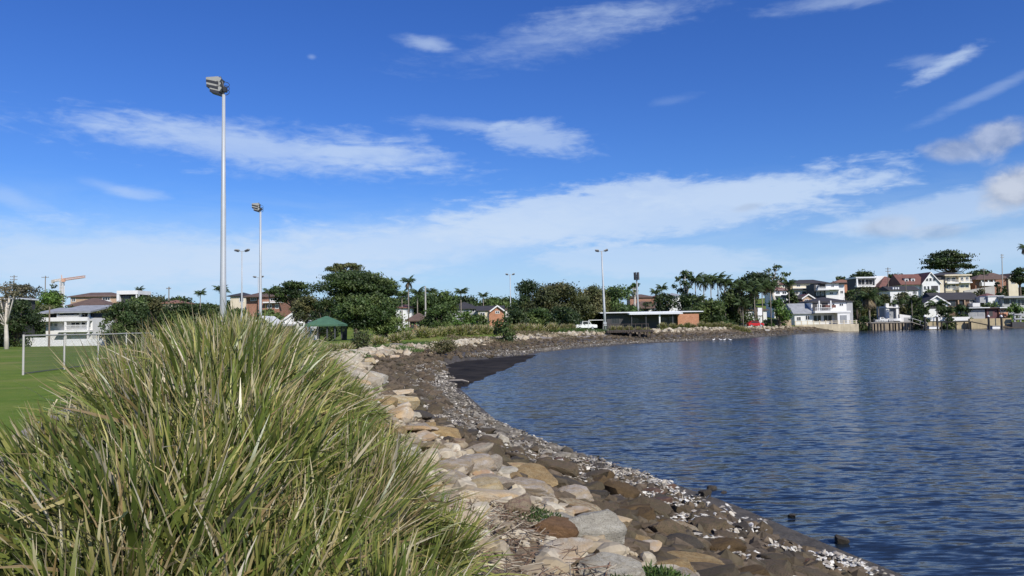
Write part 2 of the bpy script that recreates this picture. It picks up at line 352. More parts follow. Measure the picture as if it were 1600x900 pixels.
def build_ground():
    th = np.concatenate([np.radians(np.linspace(-40, 40, 460)), np.radians(np.linspace(40, 320, 90)[1:-1])])
    r = np.concatenate([[0.3], np.geomspace(1.0, 4000, 300)])
    TH, RR = np.meshgrid(th, r); X = RR * np.sin(TH); Y = RR * np.cos(TH); Z = terrain(X, Y)
    s, dc, u, inw, inc = zones(X, Y)
    col = np.zeros(X.shape + (3,))
    bank = inc & ~inw
    tide_and_shade = np.where(bank, 1 - sstep(.45, .85, u), np.where(inw, 1, 0))            # mud and weed-stained ground
    soil = np.where(bank, sstep(.5, .95, u), np.where(~inc, sstep(3.2, .8, dc), 0))  # sandy soil between the blocks
    tide_and_shade = np.maximum(tide_and_shade, np.where(~inc, sstep(.06, .2, mound(X, Y)), 0))       # under tussocks: thatch, darkened to paint shade into the gaps between blades
    col[..., 0] = tide_and_shade; col[..., 1] = soil
    pathd, _ = seg_dist(X, Y, PATH, closed=False)
    col[..., 2] = np.where(~inc, sstep(1.0, 3.0, dc) * sstep(.5, 1.2, pathd), 0)
    nr, ntn = X.shape; V = np.stack([X, Y, Z], -1).reshape(-1, 3)
    i = np.arange(nr - 1)[:, None] * ntn; j = np.arange(ntn)[None, :]; j2 = (j + 1) % ntn
    Q = np.stack([i + j, i + ntn + j, i + ntn + j2, i + j2], -1).reshape(-1, 4)[:, ::-1]
    me = np_mesh('ground', V, Q, True, col.reshape(-1, 3))
    m, nt, b, out = nmat('ground'); at = node(nt, 'ShaderNodeAttribute', attribute_name='col'); sp_ = node(nt, 'ShaderNodeSeparateXYZ'); nt.links.new(at.outputs['Vector'], sp_.inputs[0])
    tc = node(nt, 'ShaderNodeTexCoord'); v = tc.outputs['Object']
    nA = noise(nt, v, .35, 6, .6); nB = noise(nt, v, 3.0, 6, .65); nC = noise(nt, v, 24, 4, .6)
    g = mixc(nt, ramp(nt, nA, [(.32, 0.0), (.68, 1.0)]), (.10, .165, .022), (.155, .215, .034))
    g = mixc(nt, ramp(nt, nB, [(.45, 0.0), (.8, .55)]), g, (.21, .20, .06)); g = mixc(nt, ramp(nt, nC, [(.3, .55), (.6, 0.0)]), g, (.045, .075, .015))
    nD = noise(nt, v, .11, 5, .6, .6); g = mixc(nt, ramp(nt, nD, [(.5, 0.0), (.68, .65)]), g, (.25, .215, .085)); g = mixc(nt, ramp(nt, noise(nt, v, .9, 5, .6), [(.3, .4), (.5, 0.0)]), g, (.055, .10, .015))
    soil = mixc(nt, nB, (.16, .12, .08), (.32, .26, .18)); soil = mixc(nt, ramp(nt, nC, [(.4, .5), (.7, 0.0)]), soil, (.08, .06, .04))
    mud = mixc(nt, ramp(nt, nB, [(.3, 0.0), (.7, 1.0)]), (.045, .038, .028), (.11, .095, .075)); mud = mixc(nt, ramp(nt, nC, [(.5, 0.0), (.75, .6)]), mud, (.17, .15, .12))
    jit = node(nt, 'ShaderNodeMath', operation='MULTIPLY_ADD', i_0=nB, i_1=.6, i_2=-.3)
    def soft(ch):
        a = node(nt, 'ShaderNodeMath', operation='ADD', i_0=sp_.outputs[ch], i_1=jit.outputs[0]); return ramp(nt, a.outputs[0], [(.3, 0.0), (.7, 1.0)])
    c = mixc(nt, soft(2), soil, g); c = mixc(nt, soft(0), c, mud)
    nt.links.new(c, b.inputs['Base Color']); nt.links.new(ramp(nt, soft(0), [(0, .95), (1, .55)]), b.inputs['Roughness'])
    b.inputs['Specular IOR Level'].default_value = .08
    bn = node(nt, 'ShaderNodeBump'); bn.inputs['Strength'].default_value = .7; bn.inputs['Distance'].default_value = .05
    nt.links.new(mixc(nt, .5, nB, nC), bn.inputs['Height']); nt.links.new(bn.outputs[0], b.inputs['Normal'])
    tag(link('ground', me, m), kind='structure')
PATH = np.array([(-2.6, -30), (-4.6, -3), (-5.6, 5), (-7.3, 12.4), (-9.4, 18), (-12.6, 27), (-15.5, 38), (-17.5, 50), (-14, 66), (-8, 82), (2, 102), (16, 122)])
def ribbon(pts, w, n=160):
    t = np.linspace(0, len(pts) - 1, n); x = np.interp(t, range(len(pts)), pts[:, 0]); y = np.interp(t, range(len(pts)), pts[:, 1])
    for _ in range(6): x[1:-1] = (x[:-2] + x[2:] + 2 * x[1:-1]) / 4; y[1:-1] = (y[:-2] + y[2:] + 2 * y[1:-1]) / 4
    tx = np.gradient(x); ty = np.gradient(y); l = np.hypot(tx, ty); return x, y, -ty / l * w / 2, tx / l * w / 2
def build_path():
    x, y, nx, ny = ribbon(PATH, 1.9, 260); rows = []
    for k in np.linspace(-1, 1, 5): X = x + nx * k; Y = y + ny * k; rows.append(np.stack([X, Y, terrain(X, Y) + .03], -1))
    top = np.stack(rows, 1); n = len(x)
    V = np.concatenate([top, top[:, [0, 4]] - [0, 0, .12]], 1).reshape(-1, 3); Q = []
    for i in range(n - 1):
        a = i * 7; b = a + 7
        for k in range(4): Q.append((a + k, a + k + 1, b + k + 1, b + k))
        Q.append((a + 5, a, b, b + 5)); Q.append((a + 4, a + 6, b + 6, b + 4))
    m = plain('path_concrete', (.235, .205, .175), .9, .2, .7, .4, 30, grime=.35)
    tag(link('path', np_mesh('path', V, np.array(Q)[:, ::-1], False), m), kind='structure')
def build_water():
    th = np.radians(np.linspace(-60, 200, 200)); r = np.geomspace(3, 420, 120); TH, RR = np.meshgrid(th, r)
    X = RR * np.sin(TH); Y = RR * np.cos(TH); Z = np.zeros_like(X); nr, ntn = X.shape
    i = np.arange(nr - 1)[:, None] * ntn; j = np.arange(ntn - 1)[None, :]
    Q = np.stack([i + j, i + j + 1, i + ntn + j + 1, i + ntn + j], -1).reshape(-1, 4)[:, ::-1]
    # keep only the cells that lie over the bay
    cx = X.ravel()[Q].mean(1); cy = Y.ravel()[Q].mean(1); dw, _ = seg_dist(cx, cy, WL); size = np.hypot(X.ravel()[Q[:, 0]] - X.ravel()[Q[:, 2]], Y.ravel()[Q[:, 0]] - Y.ravel()[Q[:, 2]])
    keep = inside(cx, cy, WL) | (dw < np.minimum(size * 1.2, 6) + .6); Q = Q[keep]
    me = np_mesh('water', np.stack([X, Y, Z], -1).reshape(-1, 3), Q, True)
    bm = bmesh.new(); bm.from_mesh(me); bmesh.ops.delete(bm, geom=[q for q in bm.verts if not q.link_faces], context='VERTS'); bm.to_mesh(me); bm.free()
    m, nt, b, out = nmat('water'); tc = node(nt, 'ShaderNodeTexCoord')
    mp = node(nt, 'ShaderNodeMapping'); nt.links.new(tc.outputs['Object'], mp.inputs[0]); mp.inputs['Scale'].default_value = (.27, 1.0, 1); mp.inputs['Rotation'].default_value = (0, 0, R(8))
    n1 = noise(nt, mp.outputs[0], 1.25, 3, .5, .5); n2 = noise(nt, mp.outputs[0], 4.2, 3, .55, .3); n3 = noise(nt, tc.outputs['Object'], .035, 3, .5)
    # calmer and rougher patches of breeze
    st = node(nt, 'ShaderNodeMapRange', i_0=n3, i_1=.35, i_2=.65, i_3=.75, i_4=1.15)
    # facet slopes of the ripples, so that far water stays as choppy as near water
    def slope(vec, scale, detail, kx, ky):
        x = nt.nodes.new('ShaderNodeTexNoise'); nt.links.new(vec, x.inputs['Vector']); x.inputs['Scale'].default_value = scale; x.inputs['Detail'].default_value = detail; x.inputs['Roughness'].default_value = .55; x.inputs['Distortion'].default_value = .4
        s_ = node(nt, 'ShaderNodeVectorMath', operation='SUBTRACT'); nt.links.new(x.outputs['Color'], s_.inputs[0]); s_.inputs[1].default_value = (.5, .5, .5)
        m_ = node(nt, 'ShaderNodeVectorMath', operation='MULTIPLY'); nt.links.new(s_.outputs[0], m_.inputs[0]); m_.inputs[1].default_value = (kx, ky, 0); return m_.outputs[0]
    ad = node(nt, 'ShaderNodeVectorMath', operation='ADD'); nt.links.new(slope(mp.outputs[0], 9.5, 3, WAVE * .6, WAVE), ad.inputs[0]); nt.links.new(slope(mp.outputs[0], 2.4, 3, WAVE * .35, WAVE * .5), ad.inputs[1])
    sc_ = node(nt, 'ShaderNodeVectorMath', operation='SCALE'); nt.links.new(ad.outputs[0], sc_.inputs[0]); nt.links.new(st.outputs[0], sc_.inputs['Scale'])
    a2 = node(nt, 'ShaderNodeVectorMath', operation='ADD'); nt.links.new(sc_.outputs[0], a2.inputs[0]); a2.inputs[1].default_value = (0, 0, 1)
    nn_ = node(nt, 'ShaderNodeVectorMath', operation='NORMALIZE'); nt.links.new(a2.outputs[0], nn_.inputs[0]); nt.links.new(nn_.outputs[0], b.inputs['Normal'])
    b.inputs['Base Color'].default_value = (.014, .021, .030, 1); b.inputs['Roughness'].default_value = .15; b.inputs['IOR'].default_value = 1.333
    tag(link('water', me, m), kind='structure')
WAVE = 1.05
build_ground(); build_path(); build_water()
# ------------------------------------------------------------------ rocks, shells, mud
rng = np.random.default_rng(7)
def ico(sub):
    bm = bmesh.new(); bmesh.ops.create_icosphere(bm, subdivisions=sub, radius=1.0)
    V = np.array([v.co[:] for v in bm.verts]); Fc = np.array([[v.index for v in f.verts] for f in bm.faces]); bm.free(); return V, Fc
ICO = {k: ico(k) for k in (1, 2, 3, 4)}
def rock_verts(seed, sub, n_planes=9, flat=.6, rough=.04, box=(1, 1, 1)):
    """a broken block: a ball cut by random planes, edges slightly worn"""
    g = np.random.default_rng(seed); V, Fc = ICO[sub]
    n_planes += 3; nrm = g.normal(size=(n_planes, 3)); nrm /= np.linalg.norm(nrm, axis=1)[:, None]
    nrm = np.concatenate([nrm, [[0, 0, 1], [0, 0, -1], [1, .1, 0], [-1, 0, .1], [0, 1, -.1], [.1, -1, 0]]]); nrm[-6:] += g.normal(size=(6, 3)) * .26; nrm /= np.linalg.norm(nrm, axis=1)[:, None]
    off = np.concatenate([g.uniform(.62, .95, n_planes), g.uniform(.5, .8, 6)])
    d = V @ nrm.T; d = np.where(d > .05, off / np.maximum(d, .05), 9.0)
    r = -np.log(np.exp(-d * 42).sum(1)) / 42; r = np.minimum(r, 1.3)
    if sub >= 2:
        q = V * 2.2 + seed
        r = r + rough * .6 * (np.sin(q[:, 0] * 2.1 + 2 * np.sin(q[:, 1] * 1.7)) + np.sin(q[:, 1] * 2.9 + 2 * np.sin(q[:, 2] * 2.3)) + np.sin(q[:, 2] * 3.7 + q[:, 0] * 2)) / 2
    if sub >= 3:
        q = V * 7 + seed
        r = r + rough * .45 * (np.sin(q[:, 0] * 1.9 + 2 * np.sin(q[:, 2])) * np.sin(q[:, 1] * 2.3 + np.sin(q[:, 0])) + g.normal(size=len(V)) * .12)
    out = V * r[:, None] * np.array(box) * np.array((1, 1, flat)); return out, Fc

def sandstone_mat():
    m, nt, b, out = nmat('sandstone'); tc = node(nt, 'ShaderNodeTexCoord'); oi = node(nt, 'ShaderNodeObjectInfo')
    mp = node(nt, 'ShaderNodeVectorMath', operation='MULTIPLY_ADD'); nt.links.new(tc.outputs['Object'], mp.inputs[0]); mp.inputs[1].default_value = (1, 1, 1)
    cv = node(nt, 'ShaderNodeCombineXYZ'); mm = node(nt, 'ShaderNodeMath', operation='MULTIPLY', i_0=oi.outputs['Random'], i_1=37.0)
    for i in range(3): nt.links.new(mm.outputs[0], cv.inputs[i])
    nt.links.new(cv.outputs[0], mp.inputs[2]); v = mp.outputs[0]
    tone = ramp(nt, oi.outputs['Random'], [(0, (.54, .47, .34)), (.2, (.38, .30, .20)), (.36, (.58, .52, .41)), (.5, (.36, .21, .11)), (.62, (.48, .36, .20)), (.76, (.50, .46, .38)), (.9, (.32, .22, .13)), (1, (.56, .48, .36))])
    st = node(nt, 'ShaderNodeMapping'); nt.links.new(v, st.inputs[0]); st.inputs['Scale'].default_value = (.7, .7, 3.2); st.inputs['Rotation'].default_value = (.5, .3, .4)
    s = noise(nt, st.outputs[0], 1.6, 6, .6, 1.2); n2 = noise(nt, v, 5, 6, .65); n3 = noise(nt, v, 26, 4, .6); n4 = noise(nt, v, 1.1, 3, .5)
    c = mixc(nt, ramp(nt, s, [(.42, 0.0), (.62, .75)]), tone, (.46, .31, .15)); c = mixc(nt, ramp(nt, s, [(.3, .7), (.45, 0.0)]), c, (.60, .55, .44))
    c = mixc(nt, ramp(nt, n4, [(.5, 0.0), (.7, .6)]), c, (.52, .48, .40)); c = mixc(nt, ramp(nt, n2, [(.25, .8), (.42, 0.0)]), c, (.20, .16, .12))
    c = mixc(nt, ramp(nt, n3, [(.36, .55), (.5, 0.0)]), c, (.27, .22, .17))
    nt.links.new(c, b.inputs['Base Color']); b.inputs['Roughness'].default_value = .9; b.inputs['Specular IOR Level'].default_value = .2
    bn = node(nt, 'ShaderNodeBump'); bn.inputs['Strength'].default_value = .55; bn.inputs['Distance'].default_value = .05
    nt.links.new(mixc(nt, .45, mixc(nt, .5, s, n2), n3), bn.inputs['Height']); nt.links.new(bn.outputs[0], b.inputs['Normal'])
    return m
def brown_mat(name, a, b_, c_):
    m, nt, b, out = nmat(name); tc = node(nt, 'ShaderNodeTexCoord'); oi = node(nt, 'ShaderNodeObjectInfo'); v = tc.outputs['Object']
    c = mixc(nt, oi.outputs['Random'], a, b_); n2 = noise(nt, v, 4, 6, .65, .5); n3 = noise(nt, v, 22, 4, .65)
    c = mixc(nt, ramp(nt, n2, [(.42, 0.0), (.68, .8)]), c, c_); c = mixc(nt, ramp(nt, n3, [(.35, .6), (.55, 0.0)]), c, tuple(x * .4 for x in a))
    c = mixc(nt, ramp(nt, n3, [(.64, 0.0), (.74, .4)]), c, (.34, .30, .22))
    nt.links.new(c, b.inputs['Base Color']); b.inputs['Roughness'].default_value = .8; b.inputs['Specular IOR Level'].default_value = .3
    bn = node(nt, 'ShaderNodeBump'); bn.inputs['Strength'].default_value = .7; bn.inputs['Distance'].default_value = .05
    nt.links.new(mixc(nt, .5, n2, n3), bn.inputs['Height']); nt.links.new(bn.outputs[0], b.inputs['Normal']); return m
M_SAND = sandstone_mat(); M_BROWN = brown_mat('weedy_rock', (.085, .062, .036), (.14, .098, .058), (.075, .066, .03))
M_RED = brown_mat('oxide_rock', (.15, .075, .05), (.11, .07, .05), (.08, .07, .05))
M_DARK = brown_mat('tidal_rock', (.055, .045, .034), (.085, .068, .05), (.05, .045, .032))

def bank(t, u):
    """world point on the slope: t along the shore (index of the paired lists), u from water 0 to crest 1"""
    k = np.arange(NP_); wx = np.interp(t, k, WL[:, 0]); wy = np.interp(t, k, WL[:, 1]); cx = np.interp(t, k, CR[:, 0]); cy = np.interp(t, k, CR[:, 1])
    return wx + (cx - wx) * u, wy + (cy - wy) * u
T0 = 4.0          # index of the first pair in front of the camera
ROCKS = {}
def rock_mesh(kind, k):
    key = (kind, k)
    if key not in ROCKS:
        bx = [(1, .75, 1), (1.15, .8, .8), (.95, .9, .9), (1.3, .7, .7), (1, .8, 1.2), (1.2, .95, .6), (.9, .8, 1), (1.35, .9, .55)][k % 8]
        V, Fc = rock_verts(100 + k * 13 + (0 if kind == 's' else 500), 3, 6 + k % 5, .46 if kind == 's' else .62, .03, bx)
        me = np_mesh('boulder', V, Fc, True)
        try: me.set_sharp_from_angle(angle=R(32))
        except Exception: pass
        ROCKS[key] = me
    return ROCKS[key]
def put_rock(name, mesh, mat, loc, size, rot, label, group=None, cat='rock'):
    o = bpy.data.objects.new(name, mesh)
    COL.objects.link(o); o.location = loc; o.scale = size if hasattr(size, '__len__') else (size,) * 3; o.rotation_euler = rot
    if not mesh.materials: mesh.materials.append(mat)
    o.material_slots[0].link = 'OBJECT'; o.material_slots[0].material = mat
    return tag(o, label, cat, group)
# the large blocks one can point at: pixel, pixel half width, squash, colour, label
BIG = [
    (932, 838, 66, (1.0, .85, .85), 'S0', 'largest pale grey sandstone block at the near end of the rock wall', (.0, .12, .3)),
    (955, 892, 60, (1.15, .9, .5), 'S1', 'flat white sandstone slab at the bottom edge, below the largest grey block', (.1, 0, .1)),
    (868, 832, 42, (1.1, .8, .7), 'O', 'rust brown sandstone block left of the largest grey block', (.2, .3, .2)),
    (812, 800, 36, (1.1, .7, .8), 'M', 'mauve and cream curved sandstone block above the rust brown one', (.5, .3, .9)),
    (912, 798, 46, (1.4, .7, .55), 'Y', 'striped cream and ochre slab leaning behind the largest grey block', (.1, .45, -.5)),
    (825, 765, 44, (1.3, .8, .6), 'S2', 'smooth pale lilac grey slab in the middle of the rock wall', (.0, .1, .1)),
    (757, 765, 34, (1.1, .8, .7), 'S3', 'cream white broken slab beside the green creeper on the crest', (.1, .1, .5)),
    (795, 734, 48, (1.5, .7, .5), 'Y2', 'long pink and yellow sandstone slab lying across the crest', (.0, .1, .1)),
    (745, 707, 34, (1.4, .7, .6), 'P', 'pinkish wedge of sandstone pointing at the water', (.0, -.3, .6)),
    (785, 695, 16, (.9, .8, 1.1), 'S1', 'small upright cream stone at the tip of the pinkish wedge', (.2, .2, .1)),
    (715, 690, 16, (1, .9, .8), 'M', 'rounded dusky pink stone among driftwood on the crest', (.1, .1, .2)),
    (852, 720, 14, (1.1, .9, .9), 'S2', 'egg shaped pale stone on the brown weedy slope', (0, .1, .1)),
    (872, 742, 46, (1.3, .8, .7), 'B', 'dark brown weedy boulder beside the egg shaped pale stone', (.1, .2, -.3)),
    (1010, 800, 52, (1.4, .9, .6), 'B', 'long olive brown boulder behind the largest grey block', (.0, .1, -.4)),
    (1045, 838, 34, (.9, .8, .9), 'B', 'brown cube-like boulder right of the largest grey block', (.0, .1, .2)),
    (1075, 832, 38, (1.5, .6, .6), 'Y', 'mottled white and brown slab sloping down to the right', (.0, .25, -.6)),
    (1138, 862, 40, (1.2, .9, .8), 'B2', 'warm brown flat faced boulder near the bottom edge', (.1, .1, .3)),
    (1090, 885, 62, (1.6, .8, .5), 'O2', 'lichen speckled orange cream slab at the bottom edge', (.0, .2, -.3)),
    (1075, 893, 24, (1.1, .9, .7), 'S3', 'rounded cream stone against the speckled slab', (.0, .1, .3)),
    (1208, 885, 36, (1.2, .9, .8), 'B', 'olive brown boulder left of the bottom oyster patch', (.1, .1, .7)),
    (640, 648, 17, (1.3, .8, .6), 'S1', 'white stone at the far left of the near rock crest', (0, .1, .2)),
    (622, 690, 20, (1.4, .8, .6), 'P', 'grey pink block half hidden behind grass tips', (0, .1, .4)),
    (672, 700, 34, (1.5, .8, .5), 'M2', 'broad tan slab against the grass tips', (0, .1, .1)),
    (700, 722, 28, (1.5, .8, .6), 'O2', 'ochre brown slab between the grass and the pinkish wedge', (0, .1, .0)),
    (1034, 786, 22, (1.2, 1, .7), 'R', 'red brown stone among the near oyster clusters', (0, .1, .0)),
    (1020, 769, 20, (1.2, 1, .7), 'R', 'small maroon stone above the red brown one', (0, .1, .9)),
]
def tint_mat(name, base, veins, dark):
    m = brown_mat(name, base, tuple(x * .9 for x in base), veins); return m
def stone(name, base, vein, fleck, vs=2.0):
    m, nt, b, out = nmat(name); tc = node(nt, 'ShaderNodeTexCoord'); v = tc.outputs['Object']
    mp = node(nt, 'ShaderNodeMapping'); nt.links.new(v, mp.inputs[0]); mp.inputs['Scale'].default_value = (.6, 1.4, 2.6); mp.inputs['Rotation'].default_value = (.6, .2, .7)
    s = noise(nt, mp.outputs[0], vs, 7, .62, 1.4); n2 = noise(nt, v, 4.5, 7, .68); n3 = noise(nt, v, 48, 5, .65)
    c = mixc(nt, ramp(nt, s, [(.4, 0.0), (.56, .95)]), base, vein); c = mixc(nt, ramp(nt, n2, [(.3, .85), (.46, 0.0)]), c, fleck)
    c = mixc(nt, ramp(nt, n3, [(.40, .75), (.52, 0.0)]), c, tuple(x * .45 for x in base))
    big = noise(nt, v, 1.3, 4, .6, .8); c = mixc(nt, ramp(nt, big, [(.45, 0.0), (.66, .55)]), c, tuple(x * .62 for x in vein))
    ck = noise(nt, mp.outputs[0], 2.3, 5, .6, 2.2); c = mixc(nt, ramp(nt, ck, [(.485, 0.0), (.5, .75), (.515, 0.0)]), c, tuple(x * .3 for x in fleck))
    nt.links.new(c, b.inputs['Base Color']); b.inputs['Roughness'].default_value = .9; b.inputs['Specular IOR Level'].default_value = .2
    bn = node(nt, 'ShaderNodeBump'); bn.inputs['Strength'].default_value = .9; bn.inputs['Distance'].default_value = .06
    nt.links.new(mixc(nt, .4, mixc(nt, .5, s, n2), n3), bn.inputs['Height']); nt.links.new(bn.outputs[0], b.inputs['Normal']); return m
STONE = {'S0': stone('stone_grey', (.52, .49, .41), (.40, .37, .30), (.27, .24, .18)), 'S1': stone('stone_white', (.60, .56, .46), (.48, .42, .31), (.27, .23, .16)),
         'S2': stone('stone_lilac', (.52, .46, .39), (.46, .35, .21), (.30, .25, .19)), 'S3': stone('stone_cream', (.58, .50, .34), (.56, .41, .20), (.33, .25, .14)),
         'O': stone('stone_rust', (.28, .165, .085), (.22, .125, .06), (.14, .085, .05)), 'O2': stone('stone_orange', (.47, .35, .18), (.38, .25, .11), (.20, .155, .09), 3.5),
         'M': stone('stone_mauve', (.31, .20, .145), (.44, .35, .22), (.20, .13, .09)), 'M2': stone('stone_tan', (.39, .31, .19), (.33, .245, .13), (.20, .155, .10)),
         'Y': stone('stone_striped', (.48, .41, .27), (.32, .20, .10), (.53, .49, .40), 3.4), 'Y2': stone('stone_yellow', (.52, .43, .23), (.46, .30, .17), (.31, .24, .14)),
         'P': stone('stone_pink', (.43, .34, .25), (.51, .45, .34), (.28, .21, .14)), 'B': M_BROWN, 'B2': stone('stone_warm_brown', (.16, .105, .05), (.12, .08, .04), (.08, .055, .03)), 'R': M_RED}
taken = []
for i, (px, py, hw, bx, mt, label, rot) in enumerate(BIG):
    # walk down the sight line until it meets the ground
    d = 2.0
    while d < 90:
        q = PD(px, py, d)
        if q[2] < tz(q[0], q[1]) + .06: break
        d *= 1.01
    half = hw * d / F
    V, Fc = rock_verts(900 + i * 17, 4, 8 + i % 5, .75, .045, bx)
    me = np_mesh('boulder', V, Fc, True)
    try: me.set_sharp_from_angle(angle=R(32))
    except Exception: pass
    V *= 1
    z = tz(q[0], q[1] + half * .3)
    o = put_rock('boulder', me, STONE[mt], (q[0], q[1] + half * .3, z + half * bx[2] * .28), half / bx[0] * 1.12, (rot[0] * .5, rot[1] * .6, rot[2]), label)
    taken.append((q[0], q[1] + half * .3, half))
taken_a = np.array(taken)
def scatter(n, tlo, thi, ulo, uhi, seed, tp=1.0):
    g = np.random.default_rng(seed); t = tlo + (thi - tlo) * g.random(n) ** tp; u = ulo + (uhi - ulo) * g.random(n); x, y = bank(t, u); return t, u, x, y, g
MARKS = [(BIG[i][0], BIG[i][1], nm) for i, nm in ((0, 'largest grey block'), (2, 'rust brown block'), (5, 'lilac grey slab'), (8, 'pinkish wedge'), (11, 'egg shaped stone'), (15, 'mottled sloping slab'), (17, 'speckled slab'), (16, 'warm brown boulder'), (22, 'broad tan slab'), (20, 'far left white stone'), (24, 'red brown stone'))] + [(692, 552, 'mangrove bush'), (716, 600, 'bleached log')]
USED = {}
def pix(x, y, z):
    v = np.array((x, y, z - EYE)); f = v @ FW; return 800 + F * (v @ RT) / f, 450 - F * (v @ UP) / f
def where_label(kind, x, y, z, s):
    px, py = pix(x, y, z); m = sorted(MARKS, key=lambda q: (q[0] - px) ** 2 + (q[1] - py) ** 2); hw = s * F / max(y, 1)
    size = 'large' if hw > 34 else 'medium' if hw > 20 else 'small' if hw > 10 else 'tiny'
    def way(q):
        dx, dy = px - q[0], py - q[1]
        far_ = 'close ' if math.hypot(dx, dy) < 45 else ''
        return far_ + ('right of' if dx > abs(dy) else 'left of' if -dx > abs(dy) else 'below' if dy > 0 else 'above')
    lb = '%s %s %s %s' % (size, kind, way(m[0]), m[0][2])
    if lb in USED: lb = '%s, %s %s' % (lb, way(m[1]).replace('close ', ''), m[1][2])
    USED[lb] = USED.get(lb, 0) + 1; return lb
def place_rows(n, kind, mats, tlo, thi, ulo, uhi, smin, smax, seed, label_of, group, tp=1.0, sep=.66, tall=.3):
    t, u, x, y, g = scatter(n * 14, tlo, thi, ulo, uhi, seed, tp); got = []; cnt = 0
    for i in range(len(t)):
        s = smin + (smax - smin) * g.random() ** 1.6
        if any((x[i] - a) ** 2 + (y[i] - b) ** 2 < (sep * (s + c)) ** 2 for a, b, c in taken): continue
        taken.append((x[i], y[i], s)); z = tz(x[i], y[i]); k = int(g.integers(8))
        put_rock('boulder', rock_mesh(kind, k), mats[int(g.integers(len(mats)))], (x[i], y[i], z + s * tall * g.random()), s, (g.uniform(-.25, .25), g.uniform(-.25, .25), g.uniform(0, 6.28)), where_label(label_of, x[i], y[i], z, s), group)
        cnt += 1
        if cnt >= n: break
    return cnt
place_rows(70, 's', [M_SAND, M_SAND, STONE['S1'], STONE['S2'], STONE['O2'], STONE['P']], T0 - .3, T0 + 4.6, .68, 1.2, .17, .46, 1, 'sandstone block', 'sandstone blocks of the near rock wall', 1.0)
place_rows(70, 's', [M_SAND, M_SAND, STONE['S1'], STONE['S3']], T0 + 4.6, T0 + 9.5, .70, 1.06, .3, .75, 2, 'pale far crest block', 'sandstone blocks of the far rock wall', 1.0, .7)
place_rows(80, 'b', [M_BROWN, M_BROWN, M_DARK, STONE['B2']], T0 - .2, T0 + 5, .30, .74, .16, .42, 3, 'brown slope boulder', 'brown boulders of the tidal slope', 1.0)
place_rows(44, 'b', [M_DARK, M_RED, M_BROWN], T0 - .4, T0 + 3.5, .10, .40, .09, .22, 4, 'dark oyster-band stone', 'small stones of the oyster band', 1.0)
# stones standing in the shallows
for i, (px, py, hw, lb) in enumerate([(1315, 846, 13, 'largest dark stone standing in the shallows near the bottom edge'), (1238, 804, 8, 'lone pointed stone in shallow water above the largest one'), (1112, 762, 9, 'flat stone awash where the mud meets the water'), (1131, 768, 6, 'small dark stone awash right of the flat one'), (1100, 774, 11, 'tilted dark stone on the strip of wet mud')]):
    x, y = P(px, py, .02); s = hw * y / F
    put_rock('shore_stone', rock_mesh('b', i), M_DARK, (x, y, tz(x, y) + s * .35), s * 1.15, (0, .1, i * 1.3), lb)

# everything too many to count: rubble, far armour, shells
def heap(name, n, mat, tlo, thi, ulo, uhi, smin, smax, seed, sub=1, tp=1.0, dens=None, lift=.15, label=None, cat=None):
    t, u, x, y, g = scatter(n, tlo, thi, ulo, uhi, seed, tp); k = ~inside(x, y, MUD); t, u, x, y = t[k], u[k], x[k], y[k]; n = len(x); z = terrain(x, y)
    s = smin + (smax - smin) * g.random(n) ** 2.0
    if dens is not None: s = s * dens(x, y, t)
    Vs = []; Fs = []; base = 0; protos = [rock_verts(40 + k, sub, 6, .7, .05) for k in range(12)]
    for k in range(12):
        ii = np.where(np.arange(n) % 12 == k)[0]; V, Fc = protos[k]; m = len(ii)
        a = g.uniform(0, 6.28, m); ca, sa = np.cos(a), np.sin(a); st = g.uniform(.7, 1.3, (m, 3))
        W = V[None] * st[:, None]; X = W[..., 0] * ca[:, None] - W[..., 1] * sa[:, None]; Y = W[..., 0] * sa[:, None] + W[..., 1] * ca[:, None]
        W = np.stack([X, Y, W[..., 2]], -1) * s[ii][:, None, None] + np.stack([x[ii], y[ii], z[ii] + s[ii] * lift], -1)[:, None]
        Vs.append(W.reshape(-1, 3)); Fs.append((Fc[None] + (np.arange(m) * len(V))[:, None, None]).reshape(-1, 3) + base); base += m * len(V)
    return tag(link(name, np_mesh(name, np.concatenate(Vs), np.concatenate(Fs), False), mat), label, cat, kind='stuff')
M_RUB = brown_mat('rubble', (.075, .06, .045), (.12, .095, .07), (.16, .13, .10))
def rub_mat(name, cols):
    m, nt, b, out = nmat(name); ge = node(nt, 'ShaderNodeNewGeometry'); tc = node(nt, 'ShaderNodeTexCoord')
    k = len(cols); c = ramp(nt, ge.outputs['Random Per Island'], [(i / (k - 1), cc) for i, cc in enumerate(cols)]); n = noise(nt, tc.outputs['Object'], 9, 5, .65)
    c = mixc(nt, ramp(nt, n, [(.35, .6), (.6, 0.0)]), c, tuple(x * .45 for x in cols[0])); nt.links.new(c, b.inputs['Base Color']); b.inputs['Roughness'].default_value = .88; b.inputs['Specular IOR Level'].default_value = .2
    return m
RM_BROWN = rub_mat('rubble_brown', [(.07, .055, .035), (.13, .095, .06), (.09, .075, .045), (.16, .12, .08), (.06, .05, .04)])
RM_PALE = rub_mat('rubble_pale', [(.50, .44, .33), (.38, .30, .19), (.57, .52, .41), (.31, .24, .15), (.53, .47, .36), (.23, .175, .11)])
RM_GREY = rub_mat('rubble_grey', [(.08, .07, .055), (.14, .12, .09), (.30, .27, .22), (.07, .06, .05), (.20, .18, .14)])
heap('rock_rubble', 3800, RM_BROWN, T0 - .5, T0 + 5.2, .12, .80, .04, .20, 11, 1, 1.0, None, .1, 'brown rock rubble filling the near tidal slope', 'rubble')
heap('rock_rubble', 3600, RM_BROWN, T0 + 5, T0 + 14.3, .25, .86, .12, .42, 12, 1, 1.0, None, .1, 'brown rock rubble of the far tidal bank', 'rubble')
